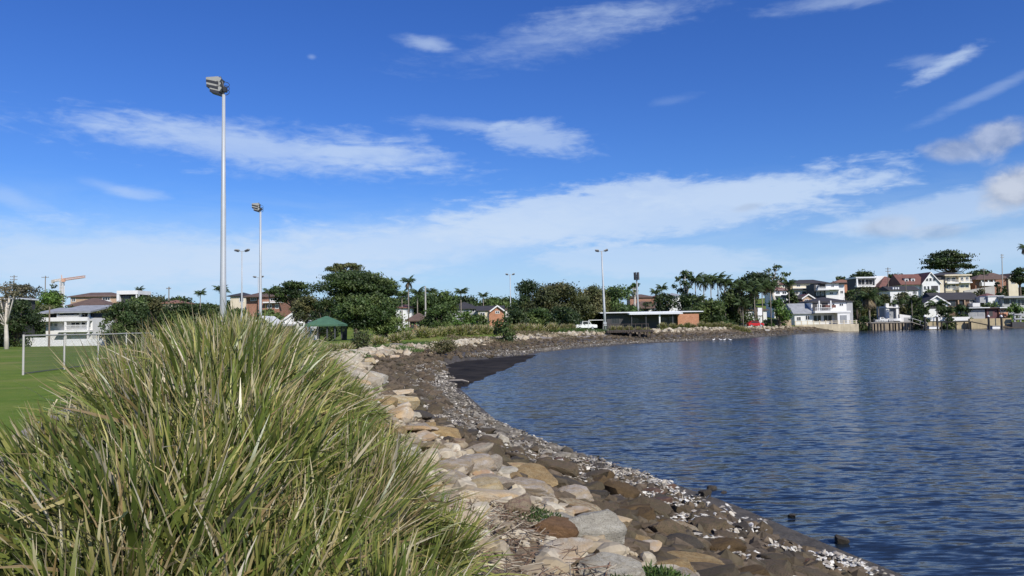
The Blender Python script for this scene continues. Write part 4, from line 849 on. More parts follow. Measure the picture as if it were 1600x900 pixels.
TREES = [
 ('gum_tree', 'pale-trunked gum tree forking at the far left edge', 12, 441, 62, 100, 'gum', 'grey', 500, .75),
 ('broadleaf_tree', 'dark tree left of the white three-level house', 27, 470, 62, 122, 'round', 'dark', None, 1),
 ('broadleaf_tree', 'dark low tree at the left edge behind the gum trunk', 5, 486, 50, 126, 'round', 'dark', None, 1),
 ('she_oak', 'greyish feathery tree behind the gum at the left', 44, 445, 46, 195, 'round', 'grey', None, .8),
 ('broadleaf_tree', 'bright green tree directly behind the white three-level house', 80, 456, 62, 180, 'round', 'bright', None, 1),
 ('conifer', 'dark pointed tree under the tower crane', 86, 444, 34, 215, 'cypress', 'dark', None, 1),
 ('broadleaf_tree', 'dark tree just right of the white three-level house', 184, 474, 48, 122, 'round', 'dark', None, 1),
 ('broadleaf_tree', 'second dark tree right of the white three-level house', 212, 470, 56, 130, 'round', 'dark', None, 1),
 ('broadleaf_tree', 'olive tree above the grass clump, left of three floodlight poles', 243, 462, 50, 165, 'round', 'olive', None, 1),
 ('broadleaf_tree', 'dark tree partly behind the grass tips, left of nearest pole', 285, 474, 58, 150, 'round', 'dark', None, 1),
 ('broadleaf_tree', 'dark tree right behind the nearest floodlight pole', 338, 477, 50, 150, 'round', 'dark', None, 1),
 ('broadleaf_tree', 'green tree between the poles below the brick flats', 372, 483, 40, 140, 'round', 'mid', None, 1),
 ('broadleaf_tree', 'green tree hiding the foot of the brick flats', 418, 484, 48, 150, 'round', 'mid', None, 1),
 ('fig_tree', 'rounded dark fig right of the brick flats', 458, 441, 56, 165, 'round', 'dark', 470, 1),
 ('she_oak', 'olive she-oak before the white hall', 478, 463, 44, 128, 'round', 'olive', 500, .9),
 ('fig_tree', 'tallest flat-topped tree with bare limbs showing, above the shelter', 537, 411, 74, 130, 'tier', 'olive', 425, .8),
 ('fig_tree', 'huge spreading fig behind the green roofed shelter', 556, 427, 118, 122, 'round', 'dark', 470, 1.1),
 ('fig_tree', 'dark right half of the fig mass behind the shelter', 594, 434, 62, 124, 'round', 'mid', 465, 1),
 ('broadleaf_tree', 'dense green tree right beside the green roofed shelter', 563, 462, 72, 104, 'round', 'mid', 508, 1.1),
 ('broadleaf_tree', 'dense green tree left of the small brown hut', 606, 470, 66, 106, 'shrub', 'mid', None, 1.1),
 ('broadleaf_tree', 'dark tree filling the gap left of the shelter mass', 508, 466, 44, 118, 'round', 'dark', None, 1),
 ('broadleaf_tree', 'dark tree behind the tall thin palm', 660, 456, 60, 165, 'round', 'mid', None, 1),
 ('broadleaf_tree', 'leafy tree between two palms over the dark roofed house', 695, 455, 56, 165, 'round', 'mid', None, 1),
 ('broadleaf_tree', 'green thicket right of the small brown hut', 688, 476, 66, 112, 'shrub', 'mid', None, 1.1),
 ('broadleaf_tree', 'narrow green tree before the dark roofed house', 722, 482, 40, 118, 'shrub', 'bright', None, 1),
 ('broadleaf_tree', 'round green shrub left of the brick gable', 748, 492, 40, 120, 'shrub', 'mid', None, 1),
 ('broadleaf_tree', 'dark dense shrub standing among the row of tussocks', 786, 493, 40, 92, 'shrub', 'dark', None, 1.1),
 ('broadleaf_tree', 'far low tree over the brick gable', 778, 468, 50, 220, 'round', 'mid', None, 1),
 ('fig_tree', 'tall rounded dark tree right of the thin floodlight pole', 826, 440, 62, 170, 'round', 'dark', None, 1.1),
 ('fig_tree', 'broad olive tree in the middle of the park tree line', 878, 445, 84, 162, 'round', 'olive', None, 1.1),
 ('fig_tree', 'broad tree just left of the white pole by the deck', 925, 450, 66, 168, 'round', 'olive', None, 1.1),
 ('fig_tree', 'rounded tree right behind the white pole by the deck', 962, 449, 62, 172, 'round', 'mid', None, 1.1),
 ('broadleaf_tree', 'dark tree between the broad olive trees', 852, 458, 60, 160, 'round', 'olive', None, 1),
 ('broadleaf_tree', 'green undergrowth tree left of the white utility vehicle', 838, 482, 54, 128, 'shrub', 'mid', None, 1),
 ('broadleaf_tree', 'dark shrubby tree nearest the thin floodlight pole', 806, 484, 46, 120, 'shrub', 'dark', None, 1),
 ('broadleaf_tree', 'dark understorey tree behind the white utility vehicle', 880, 480, 56, 150, 'shrub', 'dark', None, 1),
 ('broadleaf_tree', 'low dark tree at the left end of the clubhouse', 938, 482, 44, 175, 'shrub', 'dark', None, 1),
 ('gum_tree', 'small open gum beside the phone mast', 990, 443, 28, 230, 'gum', 'mid', 455, .9),
 ('broadleaf_tree', 'dark tree behind the clubhouse roof', 1040, 458, 42, 205, 'round', 'dark', None, 1),
 ('gum_tree', 'tall gum at the left end of the palm grove', 1068, 423, 40, 185, 'gum', 'mid', 455, 1.3),
 ('broadleaf_tree', 'bushy green tree low in front of the palm grove', 1112, 468, 60, 168, 'shrub', 'mid', None, 1),
 ('broadleaf_tree', 'dark tree filling the middle of the palm grove', 1150, 452, 70, 178, 'round', 'dark', None, 1),
 ('broadleaf_tree', 'dark tree at the left of the palm grove', 1082, 460, 50, 180, 'round', 'dark', None, 1),
 ('fig_tree', 'rounded tree at the top right of the palm grove', 1180, 427, 56, 188, 'round', 'dark', 455, 1.1),
 ('gum_tree', 'open spindly tree right of the palm grove against sky', 1214, 414, 46, 195, 'gum', 'dark', 440, .7),
 ('broadleaf_tree', 'bright leafy bush left of the waterfront house', 1218, 463, 46, 182, 'shrub', 'bright', None, 1),
 ('broadleaf_tree', 'round dark tree on the skyline left of the glass-fronted house', 1314, 432, 24, 370, 'round', 'dark', None, 1),
 ('broadleaf_tree', 'larger dark tree on the skyline behind the glass-fronted house', 1350, 423, 38, 370, 'round', 'dark', None, 1),
 ('broadleaf_tree', 'dark tree on the skyline left of the red gabled house', 1398, 428, 24, 360, 'round', 'dark', None, 1),
 ('fig_tree', 'great layered fig on the skyline above the cream flats', 1481, 391, 84, 330, 'tier', 'dark', 418, .9),
 ('broadleaf_tree', 'dark hedge tree on the skyline right of the layered fig', 1530, 423, 44, 380, 'round', 'dark', None, 1),
 ('broadleaf_tree', 'dark leaning tree at the right edge above the flat white house', 1592, 418, 26, 290, 'round', 'dark', 440, 1),
 ('cypress', 'dark cone-shaped conifer below the brown hipped roof', 1558, 437, 18, 258, 'cypress', 'dark', None, 1.2),
 ('cypress', 'shorter dark conifer beside the cone-shaped one', 1570, 446, 16, 258, 'cypress', 'dark', None, 1.2),
 ('broadleaf_tree', 'dark bushes right of the waterfront house', 1338, 470, 34, 205, 'shrub', 'dark', None, 1),
 ('broadleaf_tree', 'tall grey green tree behind the drooping palm', 1352, 450, 50, 232, 'round', 'olive', None, 1),
 ('broadleaf_tree', 'dark tree between the drooping palm and the columned house', 1378, 460, 34, 230, 'round', 'olive', None, 1),
 ('broadleaf_tree', 'grey green tree in front of the red gabled house', 1412, 458, 34, 235, 'round', 'olive', None, 1),
 ('broadleaf_tree', 'flowering shrub tree under the red gabled house', 1452, 452, 32, 245, 'round', 'mid', None, 1),
 ('broadleaf_tree', 'dark garden tree left of the white gable front', 1432, 462, 28, 222, 'round', 'dark', None, 1),
 ('hedge', 'clipped dark hedge above the jetty, left end', 1438, 483, 30, 208, 'shrub', 'dark', None, 1.2),
 ('hedge', 'dark rounded hedge beneath the white gable front', 1478, 479, 36, 209, 'shrub', 'dark', None, 1.2),
 ('hedge', 'dark hedge left of the boat sheds', 1502, 476, 30, 214, 'shrub', 'mid', None, 1.2),
 ('broadleaf_tree', 'bright green garden tree right of the coral boat shed', 1586, 474, 26, 211, 'shrub', 'bright', None, 1),
 ('broadleaf_tree', 'hedge line in front of the white flat-roofed house', 1548, 473, 40, 220, 'shrub', 'mid', None, 1),
 ('broadleaf_tree', 'grassy shrubs on the bank below the brown hipped roof', 1530, 452, 30, 262, 'shrub', 'olive', None, 1),
 ('broadleaf_tree', 'green shrub between the white two-level house and glass house', 1330, 450, 26, 262, 'shrub', 'dark', None, 1),
 ('broadleaf_tree', 'small dark tree left of the cream small gable', 1236, 452, 20, 232, 'round', 'dark', None, 1),
]
for (nm, lb, px, yt, w, d, stl, pal, yb, dn) in TREES: tree(nm, lb, px, yt, w, d, stl, pal, yb, None, 0, dn)

# palms: each frond is its own part, sharing one mesh
def frond_mesh(L, droop, seed, dead=False, width=.34):
    g = np.random.default_rng(seed); n = 11; V = []; Q = []; C = []; x = 0; z = 0; pts = []
    for i in range(n + 1):
        s = i / n; a = .95 - droop * s * 1.9; pts.append((x, z)); x += L / n * math.cos(a); z += L / n * math.sin(a)
    def add(p, c):
        V.extend(p); k = len(V); Q.append((k - 4, k - 3, k - 2, k - 1)); C.extend([c] * 4)
    gc = (.20, .15, .08) if dead else (.05, .078, .024)
    for i in range(n):
        (x0, z0), (x1, z1) = pts[i], pts[i + 1]; w = .03 * L / 2.5; add([(x0, -w, z0), (x0, w, z0), (x1, w * .8, z1), (x1, -w * .8, z1)], (.09, .10, .04) if not dead else gc)
        if i < 1: continue
        for sgn in (-1, 1):
            for h in (0, .5):
                s = (i + h) / n; ll = width * L * math.sin(min(1, s * 1.25) * math.pi * .86 + .22) * g.uniform(.8, 1.15); X = x0 + (x1 - x0) * h; Z = z0 + (z1 - z0) * h; lw = .075 * L / 2.5
                tip = (X + ll * .55, sgn * ll * .72, Z - ll * g.uniform(.35, .75)); k = g.uniform(.7, 1.35)
                add([(X - lw, 0, Z), (X + lw, 0, Z), (tip[0] + lw * .3, tip[1], tip[2]), (tip[0] - lw * .3, tip[1], tip[2])], tuple(c * k for c in gc))
    me = np_mesh('frond', np.array(V), np.array(Q), False, np.array(C)); me.materials.append(M_CROWN); return me
FR = [frond_mesh(1.0, dr, i) for i, dr in enumerate((.75, .95, 1.15, 1.3))]; FRD = frond_mesh(1.0, 1.45, 9, True)
PBARK = plain('palm_bark', (.22, .19, .155), .95, .3, 2, .6, 8)
def palm(label, px, ytop, d, L=2.4, ybase=None, nf=17, group=None, dead=0, lean=0.0, thick=.12):
    c = PD(px, ytop, d); x, y = c[0], c[1]; z0 = tz(x, y); H = max(1.2, c[2] - z0 - L * .42); root = empty('palm_tree', (x, y, z0)); tag(root, label, 'palm tree', group); g = random.Random(int(px * 3 + d))
    tp = (lean * H, 0, H); MB().tube([(0, 0, -.4), (lean * H * .3, 0, H * .5), tp], [thick * 1.3, thick, thick * .85], 7).build('trunk', PBARK, root, smooth=True)
    for i in range(nf + dead):
        dd = i >= nf; o = link('frond', FRD if dd else FR[i % 4], parent=root, loc=(tp[0], tp[1], H - (.15 if dd else 0))); s = L * g.uniform(.85, 1.15); o.scale = (s, s, s)
        t = i / nf; o.rotation_euler = (g.uniform(-.15, .15), (1.0 if dd else -.45 + .95 * t + g.uniform(-.12, .12)), i * 2.4 + g.uniform(-.3, .3))
    return root
for i, (px, yt, L, d, lb) in enumerate([
    (1086, 430, 2.9, 184, 'palm at the left of the grove, beside the tall gum'), (1099, 434, 2.7, 178, 'second palm from the left of the grove'), (1110, 430, 3.0, 186, 'third palm from the left of the grove'), (1121, 429, 3.0, 180, 'fourth palm of the grove, among the tallest'),
    (1132, 434, 2.7, 176, 'fifth palm of the grove, slightly lower crown'), (1144, 438, 2.8, 182, 'palm in the middle of the grove'), (1156, 444, 2.8, 175, 'low-crowned palm right of the middle of the grove'), (1166, 438, 2.8, 182, 'palm under the rounded tree of the grove'),
    (1178, 446, 2.9, 174, 'palm with pale trunk at the right of the grove'), (1190, 440, 3.0, 178, 'second palm from the right of the grove'), (1203, 440, 2.7, 180, 'rightmost palm of the grove'), (1092, 462, 2.4, 172, 'short palm at the left foot of the grove'), (1160, 468, 2.6, 170, 'short palm at the right foot of the grove')]):
    palm(lb, px, yt, d, L, dead=2, nf=16, group='palms of the shoreline grove')
palm('tall thin palm left of the timber power pole', 638, 434, 150, 1.9, nf=14, dead=3); palm('palm right beside the tall thin palm', 652, 452, 158, 2.2); palm('palm under the tall thin palm, left side', 628, 455, 160, 2.2)
palm('palm over the dark roofed house', 720, 451, 165, 2.1); palm('smaller distant palm right of the dark roofed house', 755, 458, 215, 2.0); palm('palm behind the power pole, right side', 672, 451, 170, 2.0)
palm('palm on the left skyline, left of nearest pole', 313, 454, 200, 2.2); palm('palm directly behind the nearest floodlight pole', 345, 447, 190, 2.6); palm('palm beside the brick flats', 421, 451, 165, 2.3, nf=12)
palm('small palm by the white-framed roof on the left hill', 217, 449, 240, 2.0, nf=12); palm('palm behind the clubhouse, left of the grove', 1034, 445, 215, 2.6); palm('second palm behind the clubhouse roof', 1024, 452, 220, 2.3)
palm('large palm with drooping straw fronds by the jetty', 1357, 455, 206, 4.2, nf=20, dead=7, thick=.25); palm('bright palm left of the columned white house', 1404, 468, 209, 2.6, nf=16); palm('palm spreading before the white gable front', 1463, 469, 208, 3.4, nf=16); palm('palm left of the red-roofed cluster', 1232, 437, 225, 2.8, dead=4)
palm('palm crown cut by the right edge of the picture', 1602, 382, 200, 2.2, nf=16, dead=4); palm('small palm right of the drooping palm', 1372, 470, 212, 2.2); palm('slim garden palm above the jetty', 1424, 462, 220, 2.2)

# belts of trees that nothing tells apart
gt = random.Random(31)
for i in range(58):
    px = gt.uniform(1228, 1640); d = gt.uniform(214, 345); y0 = PD(px, 490, d); zz = tz(y0[0], d); hpx = (508 - .0157 * (px - 800)) - (zz - EYE) * F / d
    if any(abs(px - a) < 7 and abs(d - b) < 10 for a, b in ((1357, 206), (1404, 209))): continue
    tree('garden_tree', 'dark garden tree among the houses on the right hillside', px, hpx - gt.uniform(7, 13), gt.uniform(14, 26), d, gt.choice(['shrub', 'round']), gt.choice(['dark', 'mid', 'olive', 'dark']), None, 'garden trees on the right hillside')
for i in range(36):
    px = 215 + i * 22.5 + gt.uniform(-10, 10); d = gt.uniform(220, 244); tree('belt_tree', 'dark tree in the distant belt behind the park', px, gt.uniform(463, 478) + (6 if px > 820 else 0), gt.uniform(40, 60), d, 'round', gt.choice(['dark', 'dark', 'mid', 'olive']), None, 'trees of the distant belt')
for i in range(8):
    px = -30 + i * 34 + gt.uniform(-8, 8); d = gt.uniform(150, 175); tree('belt_tree', 'dark tree in the belt around the left hillside houses', px, gt.uniform(474, 484), gt.uniform(44, 60), d, 'round', gt.choice(['dark', 'olive']), None, 'trees of the left belt')
# ------------------------------------------------------------------ buildings
W_WHITE = plain('render_white', (.74, .73, .70), .8, .08, .5, grime=.07); W_CREAM = plain('render_cream', (.66, .58, .43), .8, .1, .5, grime=.15); W_BRICK = brick('brick_red', (.30, .13, .075)); W_ORANGE = brick('brick_orange', (.46, .19, .09)); W_TAN = brick('brick_tan', (.45, .30, .19))
W_GREY = plain('render_grey', (.36, .36, .36), .8, .1, .6); W_DARK = plain('dark_cladding_and_shade', (.05, .048, .05), .7, .2, .6); W_BROWN = plain('brown_timber', (.16, .10, .065), .8, .25, 1.5)  # the dark one is cladding, and also paints shade on some fronts
R_RED = tiles('tile_red', (.17, .075, .058)); R_BROWN = tiles('tile_brown', (.13, .085, .065)); R_DARK = tiles('tile_dark', (.045, .042, .043)); R_GREY = tiles('metal_roof_grey', (.30, .31, .32), .5); R_ORANGE = tiles('tile_orange', (.24, .125, .08)); R_WHITE = plain('roof_white', (.66, .67, .67), .5, .08, .5); R_GREEN = tiles('metal_roof_green', (.065, .15, .085), .3)
TRIM = plain('trim_white', (.78, .77, .74), .6, .06, 1); TRIM_D = plain('trim_dark', (.06, .06, .065), .6, .1, 1); GL = glass_mat(); CONC = plain('concrete', (.42, .40, .36), .9, .2, .6, .3, 15, grime=.3)
class House:
    def __init__(s, name, label, d, cx, yaw=0, cat='house', group=None, sink=1.5):
        s.d = d; s.cx = cx; q = PD(cx, 490, d); s.X = q[0]; s.z0 = tz(q[0], d); s.root = empty(name, (s.X, d, s.z0), yaw); tag(s.root, label, cat, group); s.sink = sink
    def x(s, px): return PD(px, 490, s.d)[0] - s.X
    def z(s, py): return PD(s.cx, py, s.d)[2] - s.z0
    def part(s, name, mb, mat, parent=None): return mb.build(name, mat, parent or s.root)
    def wall(s, x0, y0, x1, y1, mat, f=0, b=8, ground=True, name='wall'):
        zb = min(s.z(y1), -s.sink) if ground else s.z(y1)
        return s.part(name, MB().box(s.x(x0), -f, zb, s.x(x1), b, s.z(y0)), mat)
    def box(s, name, x0, y0, x1, y1, f0, f1, mat, parent=None): return s.part(name, MB().box(s.x(x0), -f0, s.z(y1), s.x(x1), -f1, s.z(y0)), mat, parent)
    def hip(s, x0, x1, ye, yr, mat, b=8, f=0, ov=.5, inset=None, name='roof'):
        a, c = s.x(x0) - ov, s.x(x1) + ov; y0, y1 = -f - ov, b + ov; ze, zr = s.z(ye), s.z(yr); t = .22; ym = (y0 + y1) / 2; k = (y1 - y0) / 2 * .95 if inset is None else inset; k = min(k, (c - a) / 2 - .1)
        mb = MB(); mb.poly([(a, y0, ze), (c, y0, ze), (c, y1, ze), (a, y1, ze), (a, y0, ze - t), (c, y0, ze - t), (c, y1, ze - t), (a, y1, ze - t), (a + k, ym, zr), (c - k, ym, zr)],
                           [(0, 1, 9, 8), (1, 2, 9), (2, 3, 8, 9), (3, 0, 8), (0, 4, 5, 1), (1, 5, 6, 2), (2, 6, 7, 3), (3, 7, 4, 0), (4, 7, 6, 5)]); return s.part(name, mb, mat)
    def gable(s, x0, x1, ye, yr, mat, wallmat, b=8, f=0, ov=.5, apex=None, name='roof'):
        """gable end to the viewer"""
        a, c = s.x(x0), s.x(x1); ze, zr = s.z(ye), s.z(yr); m = (a + c) / 2 if apex is None else s.x(apex); t = .25; sl = (zr - ze) / (m - a); sr_ = (zr - ze) / (c - m)
        s.part('gable_wall', MB().prism([(a, ze), (c, ze), (m, zr - .05)], 'y', -f + .002, -f + .35), wallmat)
        mb = MB(); mb.prism([(a - ov, ze - ov * sl), (m, zr), (m, zr + t), (a - ov, ze - ov * sl + t)], 'y', -f - ov, b + ov); mb.prism([(m, zr), (c + ov, ze - ov * sr_), (c + ov, ze - ov * sr_ + t), (m, zr + t)], 'y', -f - ov, b + ov)
        r = s.part(name, mb, mat)
        fa = MB(); fa.prism([(a - ov, ze - ov * sl - .12), (m, zr - .12), (m, zr + t + .03), (a - ov, ze - ov * sl + t + .03)], 'y', -f - ov - .06, -f - ov - .004); fa.prism([(m, zr - .12), (c + ov, ze - ov * sr_ - .12), (c + ov, ze - ov * sr_ + t + .03), (m, zr + t + .03)], 'y', -f - ov - .06, -f - ov - .004)
        s.part('bargeboard', fa, TRIM, r); return r
    def ridge(s, x0, x1, ye, yr, mat, b=8, f=0, ov=.4, name='roof'):
        """ridge across the view"""
        a, c = s.x(x0) - ov, s.x(x1) + ov; y0, y1 = -f - ov, b + ov; ze, zr = s.z(ye), s.z(yr); m = (y0 + y1) / 2; mb = MB()
        mb.prism([(y0, ze - .2), (y1, ze - .2), (y1, ze), (m, zr), (y0, ze)], 'x', a, c); return s.part(name, mb, mat)
    def slab(s, x0, x1, y0, y1, mat, b=8, f=0, ov=.4, slope=0.0, name='roof'):
        a, c = s.x(x0) - ov, s.x(x1) + ov; zt, zb = s.z(y0), s.z(y1); mb = MB(); mb.prism([(-f - ov, zb), (b + ov, zb + slope), (b + ov, zt + slope), (-f - ov, zt)], 'x', a, c); return s.part(name, mb, mat)
    def win(s, x0, y0, x1, y1, f=0, frame=None, bars=1, name='window'):
        fr = frame or TRIM; a, c, zb, zt = s.x(x0), s.x(x1), s.z(y1), s.z(y0); w = min(.12, (c - a) * .12); y = -f; mb = MB()
        mb.box(a, y - .07, zb, c, y - .003, zb + w); mb.box(a, y - .07, zt - w, c, y - .003, zt); mb.box(a, y - .07, zb + w, a + w, y - .003, zt - w); mb.box(c - w, y - .07, zb + w, c, y - .003, zt - w)
        for i in range(bars): m = a + (c - a) * (i + 1) / (bars + 1); mb.box(m - w / 3, y - .068, zb + w, m + w / 3, y - .004, zt - w)
        o = s.part(name, mb, fr); s.part('pane', MB().box(a + w, y - .03, zb + w, c - w, y - .006, zt - w), GL, o); return o
    def rail(s, x0, x1, y0, y1, f, mat=None, posts=6, solid=False, name='balcony_rail'):
        a, c, zb, zt = s.x(x0), s.x(x1), s.z(y1), s.z(y0); mb = MB(); m = mat or TRIM
        if solid: mb.box(a, -f, zb, c, -f + .12, zt)
        else:
            mb.box(a, -f, zt - .08, c, -f + .08, zt); mb.box(a, -f, zb, c, -f + .08, zb + .06)
            for i in range(posts * 3 + 1): q = a + (c - a - .05) * i / (posts * 3); mb.box(q, -f + .015, zb + .06, q + .05, -f + .06, zt - .08)
        return s.part(name, mb, m)
    def post(s, px, y0, y1, f, w=.16, mat=None, name='post'): return s.part(name, MB().box(s.x(px) - w / 2, -f, s.z(y1), s.x(px) + w / 2, -f + w, s.z(y0)), mat or TRIM)
    def chimney(s, px, y0, y1, b, roof, w=.8, mat=None): return s.part('chimney', MB().box(s.x(px) - w / 2, b, s.z(y1), s.x(px) + w / 2, b + w, s.z(y0)), mat or W_BRICK, roof)
def D(h, *names): pass
# ---- left
h = House('house', 'white three-level house with grey skillion roof and long balconies at left', 130, 108)
h.wall(72, 497, 145, 545, W_WHITE, 0, 9); h.slab(66, 94.5, 488, 490, R_GREY, 5, 1.4, .1, .95, 'roof'); h.slab(95, 150, 487, 489.5, R_GREY, 6, 1.8, .1, 1.25, 'roof'); h.wall(96, 489.6, 144, 497, W_DARK, -.6, 5.5, False, 'recess_shade'); h.wall(74, 490, 95.6, 497, W_DARK, -.6, 5, False, 'recess_shade')  # set-back walls under the roof coloured dark to paint in their shade
h.box('balcony', 69, 496, 145, 502, 1.6, .003, W_WHITE); h.rail(97, 131, 492.5, 495.8, 1.5, TRIM, 7); h.box('balcony', 94, 516, 146, 519, 1.7, .003, W_WHITE); h.rail(110, 144, 508, 515.5, 1.6, TRIM, 7)
for px in (96, 131, 144): h.post(px, 489.5, 496, 1.1, .3, W_WHITE)
for px in (110, 145): h.post(px, 502, 541, 1.5, .3, W_WHITE, 'column')
for a in ((112, 490.5, 130, 496), (134, 505, 140, 511)): h.win(*a, f=-.6 if a[0] < 131 else 0, frame=TRIM, bars=2)
for a in ((78, 504, 83, 509), (85, 504, 91, 510), (99, 503, 107, 509), (111, 503, 126, 513), (127, 503, 143, 513), (134, 521, 141, 533), (101, 520, 106, 525), (116, 520, 121, 525)): h.win(*a)
h = House('boundary_wall', 'low white garden wall along the field before the three-level house', 122, 95, cat='wall'); h.wall(26, 527, 75, 537, W_WHITE, 0, .4, True, 'wall'); h.wall(75.4, 531, 100, 539, W_WHITE, -.1, .4, True, 'wall'); h.wall(104, 530, 175, 539, W_WHITE, -.05, .4, True, 'wall'); h.wall(150, 525, 174, 530, W_CREAM, -.08, .38, False, 'coping_panel')
h = House('house', 'long brown tiled house on the left hill above the white one', 235, 145); h.wall(110, 462, 183, 480, W_TAN, 0, 9); h.hip(108, 183, 463, 456, R_BROWN, 9, 0, .6); h.win(112, 464, 118, 471); h.win(160, 464, 172, 470, bars=2); h.box('balcony', 158, 470, 174, 472, 1.2, .003, W_WHITE)
h = House('house', 'brown hipped roof between the white house and the long tiled one', 215, 135); h.wall(106, 477, 160, 490, W_TAN, 0, 9); h.hip(106, 163, 477, 465, R_BROWN, 9, 0, .5)
h = House('house', 'flat-roofed house with white box frame on the left hill', 228, 198); h.wall(183, 460, 216, 480, W_DARK, -.8, 8); h.box('frame', 183, 454, 216, 460, .4, -8, W_WHITE); h.box('frame', 183, 460.2, 187, 471, .4, -7, W_WHITE); h.box('frame', 213, 460.2, 216, 470, .4, -7, W_WHITE); h.win(188, 462, 200, 469, -.8, TRIM_D, 2); h.win(201, 462, 212, 469, -.8, TRIM_D, 2)
h = House('house', 'low dark roof showing at the left edge behind trees', 150, 8); h.wall(0, 464, 20, 480, W_DARK, 0, 7); h.hip(-6, 22, 466, 463, R_WHITE, 7, 0, .3)
h = House('house', 'tan roofed house showing above grass tips, left of nearest pole', 200, 265); h.wall(252, 473, 280, 485, W_CREAM, 0, 8); h.hip(252, 280, 473, 468, R_ORANGE, 8)
h = House('house', 'red brick flats with brown hipped roof behind the poles', 185, 412)
h.wall(385, 462, 405, 480, W_BRICK, 0, 9); h.wall(405.3, 463, 438, 486, W_BRICK, 1.0, 9.3, True); h.hip(386, 437, 463, 453, R_BROWN, 9, 1.0, .6); h.win(391, 464, 401, 470, 0, TRIM, 2); h.win(424, 467, 436, 471, 1.0, TRIM, 2); h.box('balcony', 415, 472, 446, 474, 2.2, 1.003, W_WHITE); h.win(432, 476, 440 - 2.5, 483, 1.0); h.win(420, 476, 427, 482, 1.0)
h = House('house', 'dark hipped roof left of the red brick flats', 200, 371); h.wall(360, 463, 384, 482, W_CREAM, 0, 8); h.hip(358, 386, 462, 456, R_DARK, 8); h.win(374, 464, 381, 472)
h = House('cottage', 'small cream building with pale gable at the foot of the second pole', 120, 411); h.wall(398, 506, 426, 520, W_CREAM, 0, 5); h.gable(398, 426, 506, 496, R_WHITE, W_CREAM, 5, 0, .4); h.win(402, 508, 409, 515); h.win(414, 508, 421, 515)
h = House('hall', 'white hall with gable behind the small cream building', 140, 458, cat='hall'); h.wall(437, 500, 481, 525, W_WHITE, 0, 8); h.gable(444, 480, 500, 487, R_WHITE, W_WHITE, 8, 0, .3); h.slab(436, 462, 508, 509.5, R_GREY, 0, 2.2, .1, .2, 'awning'); h.win(463, 496.5, 474, 498.5); h.win(440, 502, 446, 507); h.win(452, 511, 460, 519); h.win(466, 504, 475, 511)
# shelter
h = House('park_shelter', 'open park shelter with green pyramid roof beside the fig', 92, 503, cat='shelter', sink=.2); h.hip(481, 525, 507, 493.5, R_GREEN, 4.4, 0, .35, 1.9)
for px in (483, 496, 511, 523): h.post(px, 508, 530, 0, .16, TRIM_D)
for px in (485, 521): h.post(px, 508, 530, -4.2, .16, TRIM_D)
h.box('bench', 490, 519, 515, 520, -1.6, -2.3, W_BROWN); h.box('bench', 492, 520, 494, 526, -1.7, -2.2, W_BROWN); h.box('bench', 511, 520, 513, 526, -1.7, -2.2, W_BROWN)
# ---- middle
h = House('house', 'white upper wall and red eave showing left of the brown hut', 160, 634); h.wall(618, 480, 643, 512, W_WHITE, 0, 8); h.hip(616, 643, 480, 475, R_RED, 8, 0, .4); h.win(636, 482, 641, 488); h.win(624, 484, 630, 491)
h = House('hut', 'small brown hipped brick hut beside the power pole', 118, 652, cat='hut'); h.wall(640, 499, 664, 520, W_BRICK, 0, 4.5); h.hip(638, 665, 500, 488.5, R_BROWN, 4.5, 0, .5); h.win(651, 501, 658, 509); h.box('door', 642, 502, 647, 513, .05, .003, W_DARK)
h = House('house', 'dark slate roofed house in the middle behind thickets', 205, 722); h.wall(700, 482, 750, 500, W_GREY, 0, 9); h.hip(700, 748, 482, 471, R_DARK, 9); h.win(734, 483, 742, 488)
h = House('house', 'small brick house with white gable trim in the middle', 198, 770); h.wall(747, 486, 764, 502, W_CREAM, 0, 8); h.wall(764.3, 485, 787, 502, W_ORANGE, .8, 8); h.ridge(746, 786, 484.5, 477, R_DARK, 8); h.gable(768, 787, 485.5, 478.5, R_DARK, W_ORANGE, 7, .85, .4); h.win(774, 486, 781, 490, .8); h.win(750, 488, 758, 493)
h = House('house', 'small white house end right of the brick gable', 205, 797); h.wall(790, 483, 803, 500, W_WHITE, 0, 7); h.hip(789, 804, 483, 479, R_BROWN, 7, 0, .3); h.win(793, 485, 799, 490)
h = House('shed', 'white shed glimpsed under the park trees', 165, 880, cat='shed'); h.wall(872, 497, 890, 512, W_WHITE, 0, 5); h.gable(872, 890, 497, 489, R_GREY, W_WHITE, 5, 0, .3); h.win(876, 499, 884, 505)
# clubhouse
h = House('clubhouse', 'low flat-roofed clubhouse with dark front and orange brick end wall', 158, 1015, cat='clubhouse')
h.wall(948, 490, 1057, 514, W_DARK, 0, 12); h.wall(1057.4, 491.5, 1090, 514, W_ORANGE, 1.0, 11.8); h.slab(940, 1094, 487.2, 488.6, R_WHITE, 12, .8, .4, .25, 'roof'); h.slab(980, 1060, 489.4, 491.6, R_WHITE, -1.2, 3.6, .1, .1, 'awning')  # front wall coloured dark for the shade under eaves and awning
for px in (983, 1005, 1026, 1046): h.post(px, 491.5, 516, 3.2, .28 if px == 1026 else .14, TRIM if px == 1026 else TRIM_D)
for a in ((955, 496, 968, 505), (985, 496, 998, 508), (1030, 496, 1042, 506), (1045, 495, 1054, 510)): h.win(*a, frame=TRIM_D, bars=2)
h = House('house', 'brown roofed house with white upper windows above the clubhouse', 235, 1008); h.wall(992, 481, 1013, 496, W_WHITE, 0, 8); h.wall(1013.3, 480, 1033, 496, W_WHITE, .8, 8); h.hip(985, 1030, 481, 470, R_BROWN, 8, .8, .5); h.win(996, 483, 1006, 486.5); h.win(1017, 481, 1022, 486, .8); h.win(1026, 481, 1031, 486, .8)
